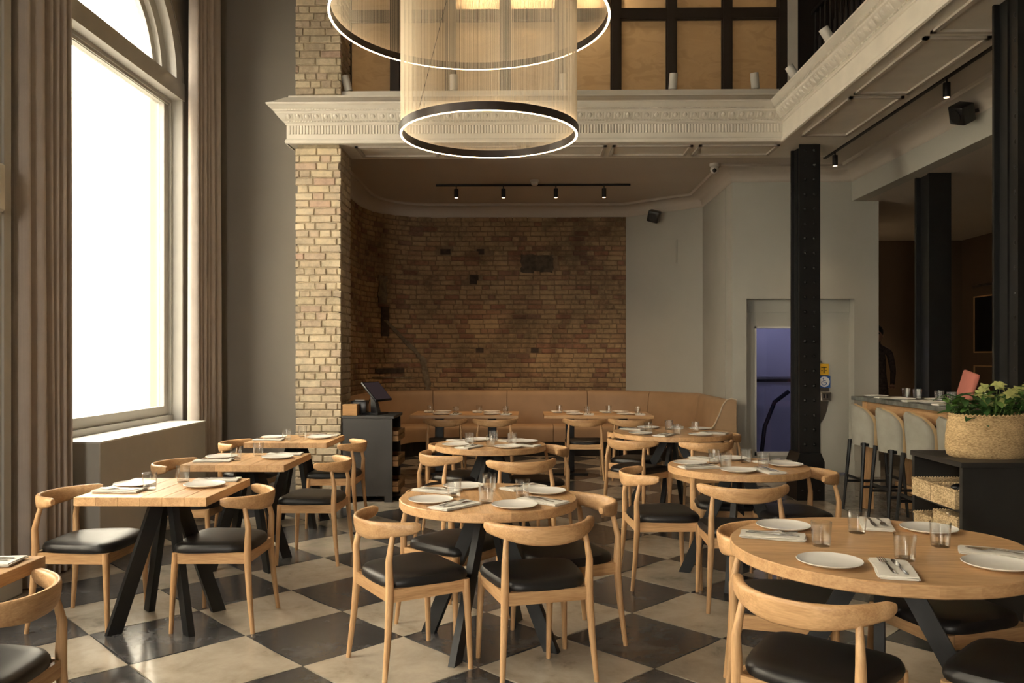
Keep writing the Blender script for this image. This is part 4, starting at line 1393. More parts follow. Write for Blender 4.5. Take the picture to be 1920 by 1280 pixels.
# ================================================================== TABLES
TH = 0.76
def legs4(t, sx, sy, top=0.035, w=0.072, d=0.036, z1=TH - 0.046, spin=0.0):
    for ax in (-1, 1):
        for ay in (-1, 1):
            a = math.atan2(ay * sy, ax * sx) + spin
            rr, rt = math.hypot(sx, sy), math.hypot(top, top * sy / sx)
            ca, sa = math.cos(a), math.sin(a)
            def q(cx, cy, z, ww):
                return [(cx + (u * ww / 2) * ca - (v * d / 2) * sa, cy + (u * ww / 2) * sa + (v * d / 2) * ca, z) for u, v in ((-1, -1), (1, -1), (1, 1), (-1, 1))]
            MB().hexa(q(rr * ca, rr * sa, 0.0, w * 1.1), q(rt * ca, rt * sa, z1, w * 1.1)).build('leg', 'steel_black', t)
    MB().box(-0.16, 0.16, -0.16, 0.16, z1 - 0.004, z1 + 0.004).build('top_plate', 'steel_black', t)
def round_table(label, x, y, r, rot, nstrip):
    t = thing('round_table', label, 'table', (x, y, 0), rot, 'round oak tables')
    z0, z1 = TH - 0.046, TH
    w = 2 * r / nstrip
    for k in range(nstrip):
        a0, a1 = -r + k * w, -r + (k + 1) * w
        def half(a): return math.sqrt(max(0.0, r * r - a * a))
        n = 10
        xs = [a0 + (a1 - a0) * i / n for i in range(n + 1)]
        xs = [min(max(q, -r + 1e-4), r - 1e-4) for q in xs]
        poly = [(q, -half(q)) for q in xs] + [(q, half(q)) for q in reversed(xs)]
        m = len(poly)
        ins = [(px * (1 - 0.004 / r), py * (1 - 0.004 / r)) for px, py in poly]
        mb = MB()
        vs = [(a, b, z0) for a, b in ins] + [(a, b, z0 + 0.004) for a, b in poly] + [(a, b, z1 - 0.004) for a, b in poly] + [(a, b, z1) for a, b in ins]
        fs = [tuple(range(m - 1, -1, -1)), tuple(range(3 * m, 4 * m))]
        for L in range(3):
            for i in range(m):
                fs.append((L * m + i, L * m + (i + 1) % m, (L + 1) * m + (i + 1) % m, (L + 1) * m + i))
        mb.add(vs, fs).build('plank', 'oak_y', t)
    s_ = 0.255 if r < 0.5 else 0.30
    legs4(t, s_, s_, spin=R(21) - rot)
    return t
def square_table(label, x0, x1, y0, y1):
    t = thing('square_table', label, 'table', ((x0 + x1) / 2, (y0 + y1) / 2, 0), 0, 'square oak tables')
    hx, hy = (x1 - x0) / 2, (y1 - y0) / 2
    n = 6
    for k in range(n):
        a0, a1 = -hx + k * 2 * hx / n, -hx + (k + 1) * 2 * hx / n
        MB().rbox(a0, a1, -hy, hy, TH - 0.046, TH, 0.002, 1).build('plank', 'oak_y', t)
    legs4(t, 0.205, 0.21)
    return t
def oblong_table(label, x0, x1, y0, y1):
    t = thing('oblong_table', label, 'table', ((x0 + x1) / 2, (y0 + y1) / 2, 0), 0, 'banquette tables')
    hx, hy = (x1 - x0) / 2, (y1 - y0) / 2
    for k in range(6):
        b0, b1 = -hy + k * 2 * hy / 6, -hy + (k + 1) * 2 * hy / 6
        MB().rbox(-hx, hx, b0, b1, TH - 0.040, TH, 0.002, 1).build('plank', 'oak_x', t)
    for sx in (-1, 1):
        MB().rbox(sx * hx * 0.5 - 0.055, sx * hx * 0.5 + 0.055, -0.04, 0.04, 0.02, TH - 0.04, 0.004, 1).build('pedestal', 'steel_black', t)
        MB().rbox(sx * hx * 0.5 - 0.22, sx * hx * 0.5 + 0.22, -0.20, 0.20, 0.0, 0.02, 0.004, 1).build('foot_plate', 'steel_black', t)
    return t
C1, C2, R1_, R2_, R3_ = (-0.20, 4.30, 0.465), (-0.30, 6.87, 0.465), (1.38, 3.22, 0.565), (1.43, 5.56, 0.465), (1.42, 8.00, 0.57)
round_table('small round oak table under the ring pendants, next to the window tables', *C1, R(8), 7)
round_table('small round oak table standing closest to the dark till cabinet', *C2, R(-4), 7)
round_table('large round oak table beside the black console with the plant', *R1_, R(86), 8)
round_table('small round oak table in front of the riveted column', *R2_, R(12), 7)
round_table('large round oak table in front of the banquette end', *R3_, R(10), 8)
T0, T1, T2, T3 = (-2.48, -1.78, 2.30, 3.00), (-2.37, -1.67, 4.24, 4.92), (-2.35, -1.64, 5.51, 6.20), (-2.41, -1.70, 6.93, 7.62)
square_table('square oak table beside the moulded pilaster', *T0)
square_table('square oak table beside the near linen curtain', *T1)
square_table('square oak table beside the boxed window sill, between two others', *T2)
square_table('square oak table closest to the brick pier', *T3)
BA, BB = (-1.46, -0.10, 10.17, 10.90), (0.22, 1.58, 10.17, 10.90)
oblong_table('oblong oak banquette table nearer the till cabinet', *BA)
oblong_table('oblong oak banquette table nearer the angled grey wall', *BB)

# ================================================================== TABLEWARE
def one(name, mb, mat, cat, smooth=True):
    o = mb.build(name, mat, None, smooth)
    return Proto(tag(o, name, cat))
plate = one('plate', MB().lathe([(0.0, 0.0), (0.062, 0.0), (0.066, 0.003), (0.100, 0.009), (0.112, 0.014), (0.114, 0.0165), (0.112, 0.018), (0.100, 0.0135), (0.072, 0.008), (0.0, 0.0065)], 48), 'porcelain', 'plate')
tum = one('tumbler', MB().lathe([(0.0, 0.0), (0.032, 0.0), (0.034, 0.004), (0.0395, 0.092), (0.0395, 0.0945), (0.0372, 0.0945), (0.0325, 0.012), (0.0, 0.010)], 48, flute=-0.022, every=4), 'tumbler_glass', 'glass')
def napkin_mesh():
    mb = MB()
    L, W = 0.125, 0.062
    for k in range(3):
        n, m = 10, 6
        z = 0.0005 + k * 0.0042
        sh = (-0.004, 0.003, -0.001)[k]
        vs, fs = [], []
        for top in (0, 1):
            for i in range(n + 1):
                for j in range(m + 1):
                    u, v = -1 + 2 * i / n, -1 + 2 * j / m
                    edge = max(0, abs(v) - 0.85) * 0.006
                    vs.append((v * (W + sh) + 0.002 * math.sin(3 * u + k), u * (L + sh) + 0.002 * math.sin(2 * v + k), z + (0.0038 - edge if top else edge) + 0.0010 * (1 + math.sin(5 * u + 2 * v + k * 2)) * (k > 0)))
        q = (n + 1) * (m + 1)
        for i in range(n):
            for j in range(m):
                a = i * (m + 1) + j
                fs.append((a, a + m + 1, a + m + 2, a + 1))
                fs.append((q + a, q + a + 1, q + a + m + 2, q + a + m + 1))
        for i in range(n):
            for jj in (0, m):
                a = i * (m + 1) + jj
                fs.append((a, a + m + 1, q + a + m + 1, q + a))
        for j in range(m):
            for ii in (0, n):
                a = ii * (m + 1) + j
                fs.append((a, a + 1, q + a + 1, q + a))
        mb.add(vs, fs)
    return mb
nap = one('napkin', napkin_mesh(), 'linen_white', 'napkin')
def strip(mb, pts, th=0.0016):
    """pts: (y, halfwidth, z)"""
    for (y0, w0, z0), (y1, w1, z1) in zip(pts, pts[1:]):
        mb.hexa([(-w0, y0, z0), (w0, y0, z0), (w0, y0, z0 + th), (-w0, y0, z0 + th)], [(-w1, y1, z1), (w1, y1, z1), (w1, y1, z1 + th), (-w1, y1, z1 + th)])
fk = MB()
strip(fk, [(-0.095, 0.005, 0.001), (-0.06, 0.006, 0.002), (0.0, 0.0028, 0.006), (0.028, 0.0028, 0.008), (0.036, 0.011, 0.006), (0.052, 0.0125, 0.002)])
for q in (-0.0105, -0.0035, 0.0035, 0.0105):
    fk.hexa([(q - 0.0018, 0.052, 0.002), (q + 0.0018, 0.052, 0.002), (q + 0.0018, 0.052, 0.0036), (q - 0.0018, 0.052, 0.0036)],
            [(q - 0.0012, 0.098, 0.007), (q + 0.0012, 0.098, 0.007), (q + 0.0012, 0.098, 0.0086), (q - 0.0012, 0.098, 0.0086)])
fork = one('fork', fk, 'cutlery_steel', 'fork', False)
kn = MB()
strip(kn, [(-0.105, 0.0055, 0.0), (-0.06, 0.006, 0.0005), (-0.01, 0.0045, 0.001), (0.0, 0.0038, 0.001), (0.012, 0.0085, 0.001), (0.07, 0.0095, 0.0008), (0.10, 0.005, 0.0006), (0.106, 0.001, 0.0006)], 0.0022)
knife = one('knife', kn, 'cutlery_steel', 'knife', False)
jr = random.Random(21)
def setting(px, py, z, gx, gy, nx, ny, nrot, tn, side, parts='pngfk'):
    """one cover: plate, folded napkin with fork and knife, tumbler; side says which cover of the table it is"""
    w = ' on ' + tn + (', ' + side if side else '')
    if 'p' in parts: plate.place((px, py, z), jr.uniform(0, 6), 'white plate' + w, 'plates on ' + tn)
    if 'n' in parts: nap.place((nx, ny, z), nrot, 'folded linen napkin' + w, 'napkins on ' + tn)
    c_, s_ = math.cos(nrot), math.sin(nrot)
    if 'f' in parts: fork.place((nx - 0.02 * c_, ny - 0.02 * s_, z + 0.0155), nrot + jr.uniform(-.1, .1), 'steel fork' + w, 'forks on ' + tn)
    if 'k' in parts: knife.place((nx + 0.018 * c_, ny + 0.018 * s_, z + 0.0155), nrot + jr.uniform(-.1, .1), 'steel knife' + w, 'knives on ' + tn)
    if 'g' in parts: tum.place((gx, gy, z), jr.uniform(0, 1), 'ribbed tumbler' + w, 'tumblers on ' + tn)
def round_cover(T, angs, tn, sides, rp, rn, rg, dn=34, dg=27):
    x, y, r = T
    for a, sd in zip(angs, sides):
        t = R(a); n_ = R(a + dn); g_ = R(a - dg)
        setting(x + rp * math.cos(t), y + rp * math.sin(t), TH, x + rg * math.cos(g_), y + rg * math.sin(g_), x + rn * math.cos(n_), y + rn * math.sin(n_), n_ + R(90 + jr.uniform(-14, 6)), tn, sd)
S4 = ('window side', 'banquette side', 'bar side', 'side away from the banquette')
round_cover(C1, (209, 118, 22, 296), 'the round table under the pendants', S4, 0.325, 0.325, 0.18)
round_cover(C2, (206, 112, 24, 299), 'the round table nearest the till cabinet', S4, 0.315, 0.32, 0.18)
round_cover(R1_, (224, 131, 40, 310), 'the large console-side table', ('by the broad-backed chair', 'towards the till cabinet', 'towards the planted basket', 'by the pulled-out chair'), 0.42, 0.40, 0.23, 29, 42)
round_cover(R2_, (172, 256, 356, 84), 'the round table before the column', ('window side', 'side away from the banquette', 'bar side', 'banquette side'), 0.315, 0.32, 0.17)
round_cover(R3_, (216, 298, 39, 115), 'the large table by the banquette end', ('window side', 'side away from the banquette', 'lift door side', 'banquette side'), 0.42, 0.41, 0.24)
def square_cover(T, tn, sides='LR'):
    cx, cy = (T[0] + T[1]) / 2, (T[2] + T[3]) / 2
    if 'L' in sides:
        setting(cx - 0.215, cy + 0.05, TH, cx - 0.06, cy - 0.10, cx - 0.20, cy - 0.155, R(90 + jr.uniform(-6, 6)), tn, 'window side')
    if 'R' in sides:
        setting(cx + 0.195, cy + 0.03, TH, cx + 0.0, cy + 0.20, cx + 0.19, cy + 0.235, R(90 + jr.uniform(-6, 6)), tn, 'side facing the round tables')
square_cover(T0, 'the square table by the pilaster', 'R')
square_cover(T1, 'the square table by the near curtain')
square_cover(T2, 'the square table by the window sill')
square_cover(T3, 'the square table by the brick pier')
for T, tn in ((BA, 'the till-side banquette table'), (BB, 'the lift-side banquette table')):
    cy = (T[2] + T[3]) / 2
    for fx, en in ((0.27, 'window end'), (0.74, 'bar end')):
        cx = T[0] + (T[1] - T[0]) * fx
        setting(cx, cy + 0.20, TH, cx - 0.16, cy + 0.10, cx - 0.19, cy + 0.22, R(5), tn, 'bench side, ' + en, 'png')
        setting(cx + 0.02, cy - 0.20, TH, cx + 0.19, cy - 0.08, cx + 0.20, cy - 0.22, R(-5), tn, 'chair side, ' + en, 'pngfk')

# ================================================================== BANQUETTE
bq = thing('banquette', 'long tan leather banquette curving round the brick alcove', 'banquette')
bpath = [(-2.40, 9.45), (-2.40, 11.62)]
for k in range(1, 9):
    t = k / 8
    p0, p1, p2 = Vector((-2.40, 11.62)), Vector((-2.34, 12.68)), Vector((-1.45, 12.775))
    q = p0 * (1 - t) ** 2 + p1 * 2 * t * (1 - t) + p2 * t * t
    bpath.append((q.x, q.y))
bpath += [(1.50, 12.775), (2.535, 11.88), (2.535, 9.98)]
acb = [0.0]
for a, b in zip(bpath, bpath[1:]):
    acb.append(acb[-1] + math.hypot(b[0] - a[0], b[1] - a[1]))
def cut_path(s0, s1):
    pts = []
    for i in range(len(bpath)):
        if i and acb[i - 1] < s0 <= acb[i] or (i == 0 and s0 <= 0):
            if i == 0: pts.append(bpath[0])
            else:
                t = (s0 - acb[i - 1]) / (acb[i] - acb[i - 1]); a, b = bpath[i - 1], bpath[i]
                pts.append((a[0] + (b[0] - a[0]) * t, a[1] + (b[1] - a[1]) * t))
        if s0 + 0.01 < acb[i] < s1 - 0.01:
            pts.append(bpath[i])
        if i and acb[i - 1] < s1 <= acb[i] + 1e-6:
            t = (s1 - acb[i - 1]) / (acb[i] - acb[i - 1]); a, b = bpath[i - 1], bpath[i]
            pts.append((a[0] + (b[0] - a[0]) * t, a[1] + (b[1] - a[1]) * t))
    return pts
bk = [(0.0, 0.40), (0.0, 0.925), (0.02, 0.955), (0.05, 0.965), (0.09, 0.955), (0.115, 0.93), (0.13, 0.88), (0.165, 0.60), (0.17, 0.43), (0.16, 0.40)]
st = [(0.10, 0.22), (0.10, 0.44), (0.20, 0.462), (0.45, 0.466), (0.545, 0.455), (0.575, 0.43), (0.585, 0.39), (0.575, 0.22)]
# seams of the back cushions, measured along the wall
def s_at_x(x): return acb[-4] + (x + 1.45)
seams = [0.0, 1.05, 2.10, s_at_x(-1.47), s_at_x(-0.30), s_at_x(0.94), acb[-3] + 0.55, acb[-2] + 0.35, acb[-1]]
for a, b in zip(seams, seams[1:]):
    MB().sweep(cut_path(a + 0.004, b - 0.004), bk, True, True).build('back_cushion', 'leather_tan', bq, 50)
ss = [0.0, 1.05, 2.10, s_at_x(-1.0), s_at_x(0.4), acb[-3] - 0.1, acb[-2] + 0.0, acb[-1]]
for a, b in zip(ss, ss[1:]):
    MB().sweep(cut_path(a + 0.003, b - 0.003), st, True, True).build('seat_cushion', 'leather_tan', bq, 50)
MB().sweep(bpath, [(0.0, 0.0), (0.0, 0.40), (0.10, 0.40), (0.10, 0.22), (0.52, 0.22), (0.50, 0.0)], True, True).build('plinth', 'plinth_dark', bq)
# upholstered end with cream piping
ex, ey = 2.535, 9.98
ep = [(0.0, 0.0), (0.0, 0.965), (0.06, 0.985), (0.12, 0.97), (0.17, 0.90), (0.21, 0.78), (0.27, 0.66), (0.36, 0.57), (0.48, 0.52), (0.58, 0.50), (0.60, 0.46), (0.60, 0.0)]
mb = MB(); m = len(ep)
mb.add([(ex - u, ey, z) for u, z in ep] + [(ex - u, ey - 0.06, z) for u, z in ep], [tuple(range(m)), tuple(range(2 * m - 1, m - 1, -1))] + [(i, (i + 1) % m, m + (i + 1) % m, m + i) for i in range(m)])
eo = mb.build('end_panel', 'leather_tan', bq)
MB().tube([(ex - u, ey - 0.062, z) for u, z in ep[1:-1]], 0.008, 8).build('piping', 'piping_cream', eo, True)

# ================================================================== TILL CABINET
tc = thing('till_cabinet', 'dark charcoal service cabinet with open crate shelves beside the pier', 'cabinet', (0, 0, 0))
X0, X1, Y0, Y1, ZT = -1.885, -1.375, 8.36, 8.92, 0.885
MB().box(X0, X1, Y0, Y0 + 0.03, 0.06, ZT - 0.03).box(X1 - 0.08, X1, Y0, Y0 + 0.03, 0.0, 0.06).box(X0, X0 + 0.08, Y0, Y0 + 0.03, 0.0, 0.06).build('side_panel', 'till_charcoal', tc)
MB().box(X0, X1, Y1 - 0.03, Y1, 0.0, ZT - 0.03).build('side_panel', 'till_charcoal', tc)
MB().box(X0, X0 + 0.02, Y0 + 0.03, Y1 - 0.03, 0.0, ZT - 0.03).build('back_panel', 'till_charcoal', tc)
MB().rbox(X0 - 0.01, X1 + 0.02, Y0 - 0.005, Y1 + 0.01, ZT - 0.03, ZT, 0.004, 1).build('top', 'till_charcoal', tc)
for z in (0.08, 0.34, 0.60):
    MB().box(X0 + 0.02, X1 - 0.01, Y0 + 0.03, Y1 - 0.03, z, z + 0.02).build('shelf', 'till_charcoal', tc)
def crate(label, x0, x1, y0, y1, z0, h):
    t = thing('wooden_crate', label, 'crate', ((x0 + x1) / 2, (y0 + y1) / 2, z0), 0, 'wooden crates on the till cabinet shelves')
    hx, hy = (x1 - x0) / 2, (y1 - y0) / 2
    for k in range(2):
        a, b = 0.012 + k * h * 0.5, 0.012 + k * h * 0.5 + h * 0.42
        for (p, q, r_, s_) in [(-hx, hx, -hy, -hy + 0.012), (-hx, hx, hy - 0.012, hy), (-hx, -hx + 0.012, -hy + 0.012, hy - 0.012), (hx - 0.012, hx, -hy + 0.012, hy - 0.012)]:
            MB().box(p, q, r_, s_, a, b).build('slat', 'crate_wood', t)
    MB().box(-hx, hx, -hy, hy, 0, 0.012).build('base', 'crate_wood', t)
for z, nm in ((0.62, 'top'), (0.36, 'middle'), (0.10, 'bottom')):
    crate('small wooden crate on the %s shelf of the till cabinet' % nm, X0 + 0.12, X1 + 0.055, Y0 + 0.05, Y1 - 0.06, z, 0.10)
# till on the cabinet
tl = thing('till_screen', 'black touchscreen till on a slanted stand atop the charcoal cabinet', 'till', (-1.60, 8.62, ZT), R(70))
MB().rbox(-0.11, 0.11, -0.10, 0.10, 0, 0.018, 0.005, 1).build('base', 'device_black', tl)
MB().hexa([(-0.035, -0.05, 0.018), (0.035, -0.05, 0.018), (0.035, 0.03, 0.018), (-0.035, 0.03, 0.018)], [(-0.03, 0.005, 0.22), (0.03, 0.005, 0.22), (0.03, 0.04, 0.22), (-0.03, 0.04, 0.22)]).build('stand', 'device_black', tl)
so = MB().rbox(-0.17, 0.17, -0.012, 0.012, -0.13, 0.13, 0.006, 2).build('screen', 'device_black', tl, True, (0, -0.02, 0.24), (R(-42), 0, 0))
MB().box(-0.155, 0.155, -0.0135, -0.012, -0.115, 0.115).build('display', 'screen_glow', so)
MB().tube([(0.02, 0.06, 0.20), (0.06, 0.12, 0.10), (0.03, 0.15, 0.03), (-0.04, 0.14, 0.005)], 0.004, 6).build('cable', 'device_black', tl)
bo = thing('card_box', 'tan cardboard box of cards on the till cabinet', 'box', (-1.82, 8.46, ZT))
MB().rbox(-0.075, 0.075, -0.06, 0.06, 0, 0.115, 0.003, 1).build('box', 'card_tan', bo)
for k in range(7):
    MB().box(-0.077, 0.077, -0.062, 0.062, 0.010 + k * 0.015, 0.0125 + k * 0.015).build('card_edge', 'crate_wood', bo)
pr = thing('receipt_printer', 'small black receipt printer behind the card box', 'printer', (-1.775, 8.70, ZT))
MB().rbox(-0.085, 0.085, -0.08, 0.08, 0, 0.14, 0.012, 2).build('body', 'device_black', pr, True)
MB().box(-0.05, 0.05, -0.02, 0.02, 0.14, 0.146).build('paper_slot', 'sticker_white', pr)

# ================================================================== BAR TABLE AND STOOLS
bt = thing('bar_table', 'tall bar table with grey stone top on an oak frame', 'bar table', (0, 0, 0))
MB().rbox(3.25, 3.85, 5.35, 8.25, 1.062, 1.10, 0.003, 1).build('stone_top', 'bar_stone', bt)
MB().box(3.33, 3.36, 5.45, 8.15, 0.93, 1.062).build('apron_rail', 'oak_y', bt)
MB().box(3.74, 3.77, 5.45, 8.15, 0.93, 1.062).build('apron_rail', 'oak_y', bt)
MB().box(3.36, 3.74, 8.10, 8.13, 0.93, 1.062).build('apron_rail', 'oak_x', bt)
MB().box(3.36, 3.74, 5.47, 5.50, 0.93, 1.062).build('apron_rail', 'oak_x', bt)
for x in (3.32, 3.70):
    for y in (5.45, 8.07):
        MB().box(x, x + 0.08, y, y + 0.08, 0, 1.062).build('leg', 'oak_z', bt)
MB().box(3.62, 3.66, 5.5, 8.1, 0.20, 0.27).build('foot_rail', 'oak_y', bt)
def make_stool():
    t = thing('bar_stool', 'stool', 'bar stool')
    # shell back: curved padded panel behind (local -y), seat towards +y
    def shell(off, thick, mat, name, zc):
        N, K = 14, 12
        vs, fs = [], []
        for side in (0, 1):
            for i in range(N + 1):
                u = -1 + 2 * i / N
                for j in range(K + 1):
                    v = j / K
                    wtop = math.sqrt(max(0.0, 1 - max(0, (v - 0.48) / 0.52) ** 2.3))
                    half = (0.195 + 0.02 * v) * (0.10 + 0.90 * wtop)
                    x = u * half
                    y = -0.20 - 0.03 * v + 0.45 * x * x / 0.2 + off + side * thick
                    z = 0.655 + 0.39 * v - 0.01 * u * u
                    vs.append((x, y, z))
        q = (N + 1) * (K + 1)
        for i in range(N):
            for j in range(K):
                a = i * (K + 1) + j
                fs.append((a, a + 1, a + K + 2, a + K + 1)); fs.append((q + a, q + a + K + 1, q + a + K + 2, q + a + 1))
        for i in range(N):
            for jj in (0, K):
                a = i * (K + 1) + jj
                fs.append((a, a + K + 1, q + a + K + 1, q + a))
        for j in range(K):
            for ii in (0, N):
                a = ii * (K + 1) + j
                fs.append((a, a + 1, q + a + 1, q + a))
        MB().add(vs, fs).build(name, mat, t, 60)
    shell(0.0, 0.022, 'velvet_grey', 'back_shell', 0)
    shell(0.0225, 0.032, 'velvet_tan', 'back_pad', 0)
    MB().rbox(-0.185, 0.185, -0.085, 0.22, 0.68, 0.755, 0.022, 2).build('seat', 'velvet_tan', t, True)
    for sx in (-1, 1):
        MB().tube([(sx * 0.205, -0.225, 0), (sx * 0.165, -0.175, 0.69)], [0.013, 0.019], 8).build('leg', 'steel_black', t, True)
        MB().tube([(sx * 0.205, 0.215, 0), (sx * 0.165, 0.165, 0.69)], [0.013, 0.019], 8).build('leg', 'steel_black', t, True)
        MB().bar((sx * 0.19, -0.205, 0.28), (sx * 0.19, 0.195, 0.28), 0.016, 0.024).build('stretcher', 'steel_black', t)
    MB().bar((-0.187, 0.192, 0.34), (0.187, 0.192, 0.34), 0.016, 0.024).build('stretcher', 'steel_black', t)
    MB().bar((-0.185, -0.20, 0.34), (0.185, -0.20, 0.34), 0.016, 0.024).build('stretcher', 'steel_black', t)
    MB().box(-0.175, 0.175, -0.18, 0.18, 0.655, 0.682).build('seat_frame', 'steel_black', t)
    return t
stool = Proto(make_stool())
for i, (x, y, lb) in enumerate([(3.33, 7.87, 'grey upholstered bar stool at the lift door end of the bar'), (3.33, 7.29, 'grey upholstered bar stool second from the lift door end'),
                             (3.33, 6.74, 'grey upholstered bar stool third from the lift door end'), (3.33, 6.20, 'grey upholstered bar stool behind the planted basket')]):
    stool.place((x, y, 0), R(-90), lb, 'grey bar stools along the bar table')
BZ = 1.10
bn = 'the stone bar table'
for (x, y) in ((3.40, 8.02), (3.40, 7.46), (3.40, 6.92)):
    at_ = {8.02: ', at the lift end stool', 7.46: ', at the second stool from the lift', 6.92: ', at the third stool from the lift'}[y]
    plate.place((x, y, BZ), 0, 'white plate on ' + bn + at_, 'plates on ' + bn)
    nap.place((x + 0.02, y - 0.26, BZ), R(90), 'folded linen napkin on ' + bn + at_, 'napkins on ' + bn)
for (x, y) in ((3.60, 7.82), (3.60, 7.60), (3.60, 7.20), (3.60, 6.99), (3.64, 6.3), (3.74, 6.75)):
    tum.place((x, y, BZ), 0.3 * x, 'clear ribbed tumbler on ' + bn, 'tumblers on ' + bn)
plate.place((3.70, 7.42, BZ), 0, 'white plate on ' + bn + ', on the pink chair side', 'plates on ' + bn)
# pink-backed chair on the far side of the bar
pk = thing('pink_chair', 'tall bar chair with dusky pink padded back across the bar', 'chair', (4.08, 7.96, 0), R(78))
MB().rbox(-0.20, 0.20, -0.02, 0.02, -0.13, 0.13, 0.018, 3).build('backrest', 'velvet_pink', pk, True, (0, -0.16, 1.22), (R(14), R(-6), 0))
MB().rbox(-0.21, 0.21, -0.20, 0.20, 0.72, 0.78, 0.02, 2).build('seat', 'velvet_pink', pk, True)
for sx in (-1, 1):
    MB().tube([(sx * 0.20, -0.20, 0), (sx * 0.17, -0.17, 0.74), (sx * 0.16, -0.15, 1.12)], 0.013, 8).build('leg', 'steel_black', pk, True)
    MB().tube([(sx * 0.20, 0.20, 0), (sx * 0.17, 0.17, 0.74)], 0.013, 8).build('leg', 'steel_black', pk, True)
    MB().bar((sx * 0.19, -0.18, 0.3), (sx * 0.19, 0.18, 0.3), 0.014, 0.02).build('stretcher', 'steel_black', pk)

# ================================================================== CONSOLE, BASKETS AND PLANT
co = thing('console_shelf', 'black stained service console with open shelves holding wicker baskets', 'console', (0, 0, 0))
KX0, KX1, KY0, KY1, KZ = 2.375, 2.90, 4.50, 5.08, 0.92
MB().rbox(KX0 - 0.01, KX1, KY0 - 0.008, KY1 + 0.008, KZ - 0.03, KZ, 0.003, 1).build('top', 'console_black', co)
MB().box(KX0, KX1, KY0, KY0 + 0.03, 0, KZ - 0.03).build('side_panel', 'console_black', co)
MB().box(KX0, KX1, KY1 - 0.03, KY1, 0, KZ - 0.03).build('side_panel', 'console_black', co)
MB().box(KX1 - 0.02, KX1, KY0 + 0.03, KY1 - 0.03, 0, KZ - 0.03).build('back_panel', 'console_black', co)
for z in (0.06, 0.47, 0.635):
    MB().box(KX0 + 0.01, KX1 - 0.02, KY0 + 0.03, KY1 - 0.03, z, z + 0.02).build('shelf', 'console_black', co)
def wicker(label, x0, x1, y0, y1, z0, h):
    t = thing('wicker_basket', label, 'basket', ((x0 + x1) / 2, (y0 + y1) / 2, z0), 0, 'wicker baskets in the console')
    hx, hy = (x1 - x0) / 2, (y1 - y0) / 2
    b = MB()
    b.box(-hx, hx, -hy, -hy + 0.012, 0, h).box(-hx, hx, hy - 0.012, hy, 0, h).box(-hx, -hx + 0.012, -hy + 0.012, hy - 0.012, 0, h).box(hx - 0.012, hx, -hy + 0.012, hy - 0.012, 0, h).box(-hx + .012, hx - .012, -hy + .012, hy - .012, 0, 0.008)
    b.build('body', 'wicker', t)
    rm = MB()
    cs = [(-hx, -hy), (hx, -hy), (hx, hy), (-hx, hy), (-hx, -hy)]
    for (a, b2), (c_, d) in zip(cs, cs[1:]):
        L = math.hypot(c_ - a, d - b2); n = int(L / 0.016)
        for k in range(n):
            u0, u1 = k / n, (k + 0.9) / n
            rm.tube([(a + (c_ - a) * u0, b2 + (d - b2) * u0, h - 0.004), (a + (c_ - a) * (u0 + u1) / 2, b2 + (d - b2) * (u0 + u1) / 2, h + 0.006), (a + (c_ - a) * u1, b2 + (d - b2) * u1, h - 0.004)], 0.006, 5)
    o = rm.build('rim', 'wicker', t, True); o['kind'] = 'stuff'
    return t
wicker('wicker basket on the upper console shelf further from the table', KX0 - 0.02, KX1 - 0.10, 4.815, 5.04, 0.655, 0.10)
wicker('wicker basket on the upper console shelf holding black spoons', KX0 - 0.02, KX1 - 0.10, 4.54, 4.805, 0.655, 0.10)
wicker('wicker basket on the lower console shelf with a pale handle sticking out', KX0 - 0.01, KX1 - 0.10, 4.54, 4.80, 0.49, 0.115)
wicker('wicker basket on the lower console shelf further from the table', KX0 - 0.01, KX1 - 0.10, 4.82, 5.04, 0.49, 0.06)
for i, y in enumerate((4.62, 4.70)):
    t = thing('serving_spoon', 'black serving spoon lying in the upper wicker basket', 'spoon', (KX0 + 0.10, y, 0.742), R(90 + i * 8), 'black spoons in the upper wicker basket')
    MB().sphere((0, 0.02, 0.012), 0.030, 12, 8, (1, 1.4, 0.7)).build('bowl', 'device_black', t, True)
    MB().tube([(0, -0.01, 0.012), (0, -0.18, 0.02)], 0.006, 8).build('handle', 'device_black', t, True)
t = thing('wooden_spatula', 'pale wooden spatula leaning out of the lower wicker basket', 'spatula', (KX0 + 0.08, 4.63, 0.50))
MB().bar((0.02, 0.05, 0.0), (-0.11, -0.03, 0.125), 0.014, 0.006).build('handle', 'piping_cream', t)
# oval seagrass basket
bk_ = thing('planter_basket', 'wide oval woven seagrass basket of plants on the black console', 'basket', (2.655, 4.76, KZ))
pf = [(0.0, 0.0), (0.205, 0.0), (0.222, 0.012), (0.232, 0.05), (0.230, 0.12), (0.222, 0.19), (0.212, 0.235), (0.207, 0.242), (0.202, 0.235), (0.205, 0.15), (0.19, 0.03), (0.0, 0.03)]
MB().lathe(pf, 56, sy=0.66).build('body', 'seagrass', bk_, True)
rim = MB()
for k in range(52):
    a0, a1 = 2 * PI * k / 52, 2 * PI * (k + 0.95) / 52
    am = (a0 + a1) / 2
    rim.tube([(0.208 * math.cos(a), 0.66 * 0.208 * math.sin(a), z) for a, z in ((a0, 0.236), (am, 0.246), (a1, 0.236))], 0.007, 5)
o = rim.build('rim', 'seagrass', bk_, True); o['kind'] = 'stuff'
MB().lathe([(0.0, 0.18), (0.200, 0.18), (0.200, 0.185), (0.0, 0.19)], 32, sy=0.64).build('soil', 'soil', bk_)
pt = thing('leafy_plant', 'leafy green plant with pale lime flowers growing in the seagrass basket', 'plant', (2.655, 4.76, KZ + 0.185))
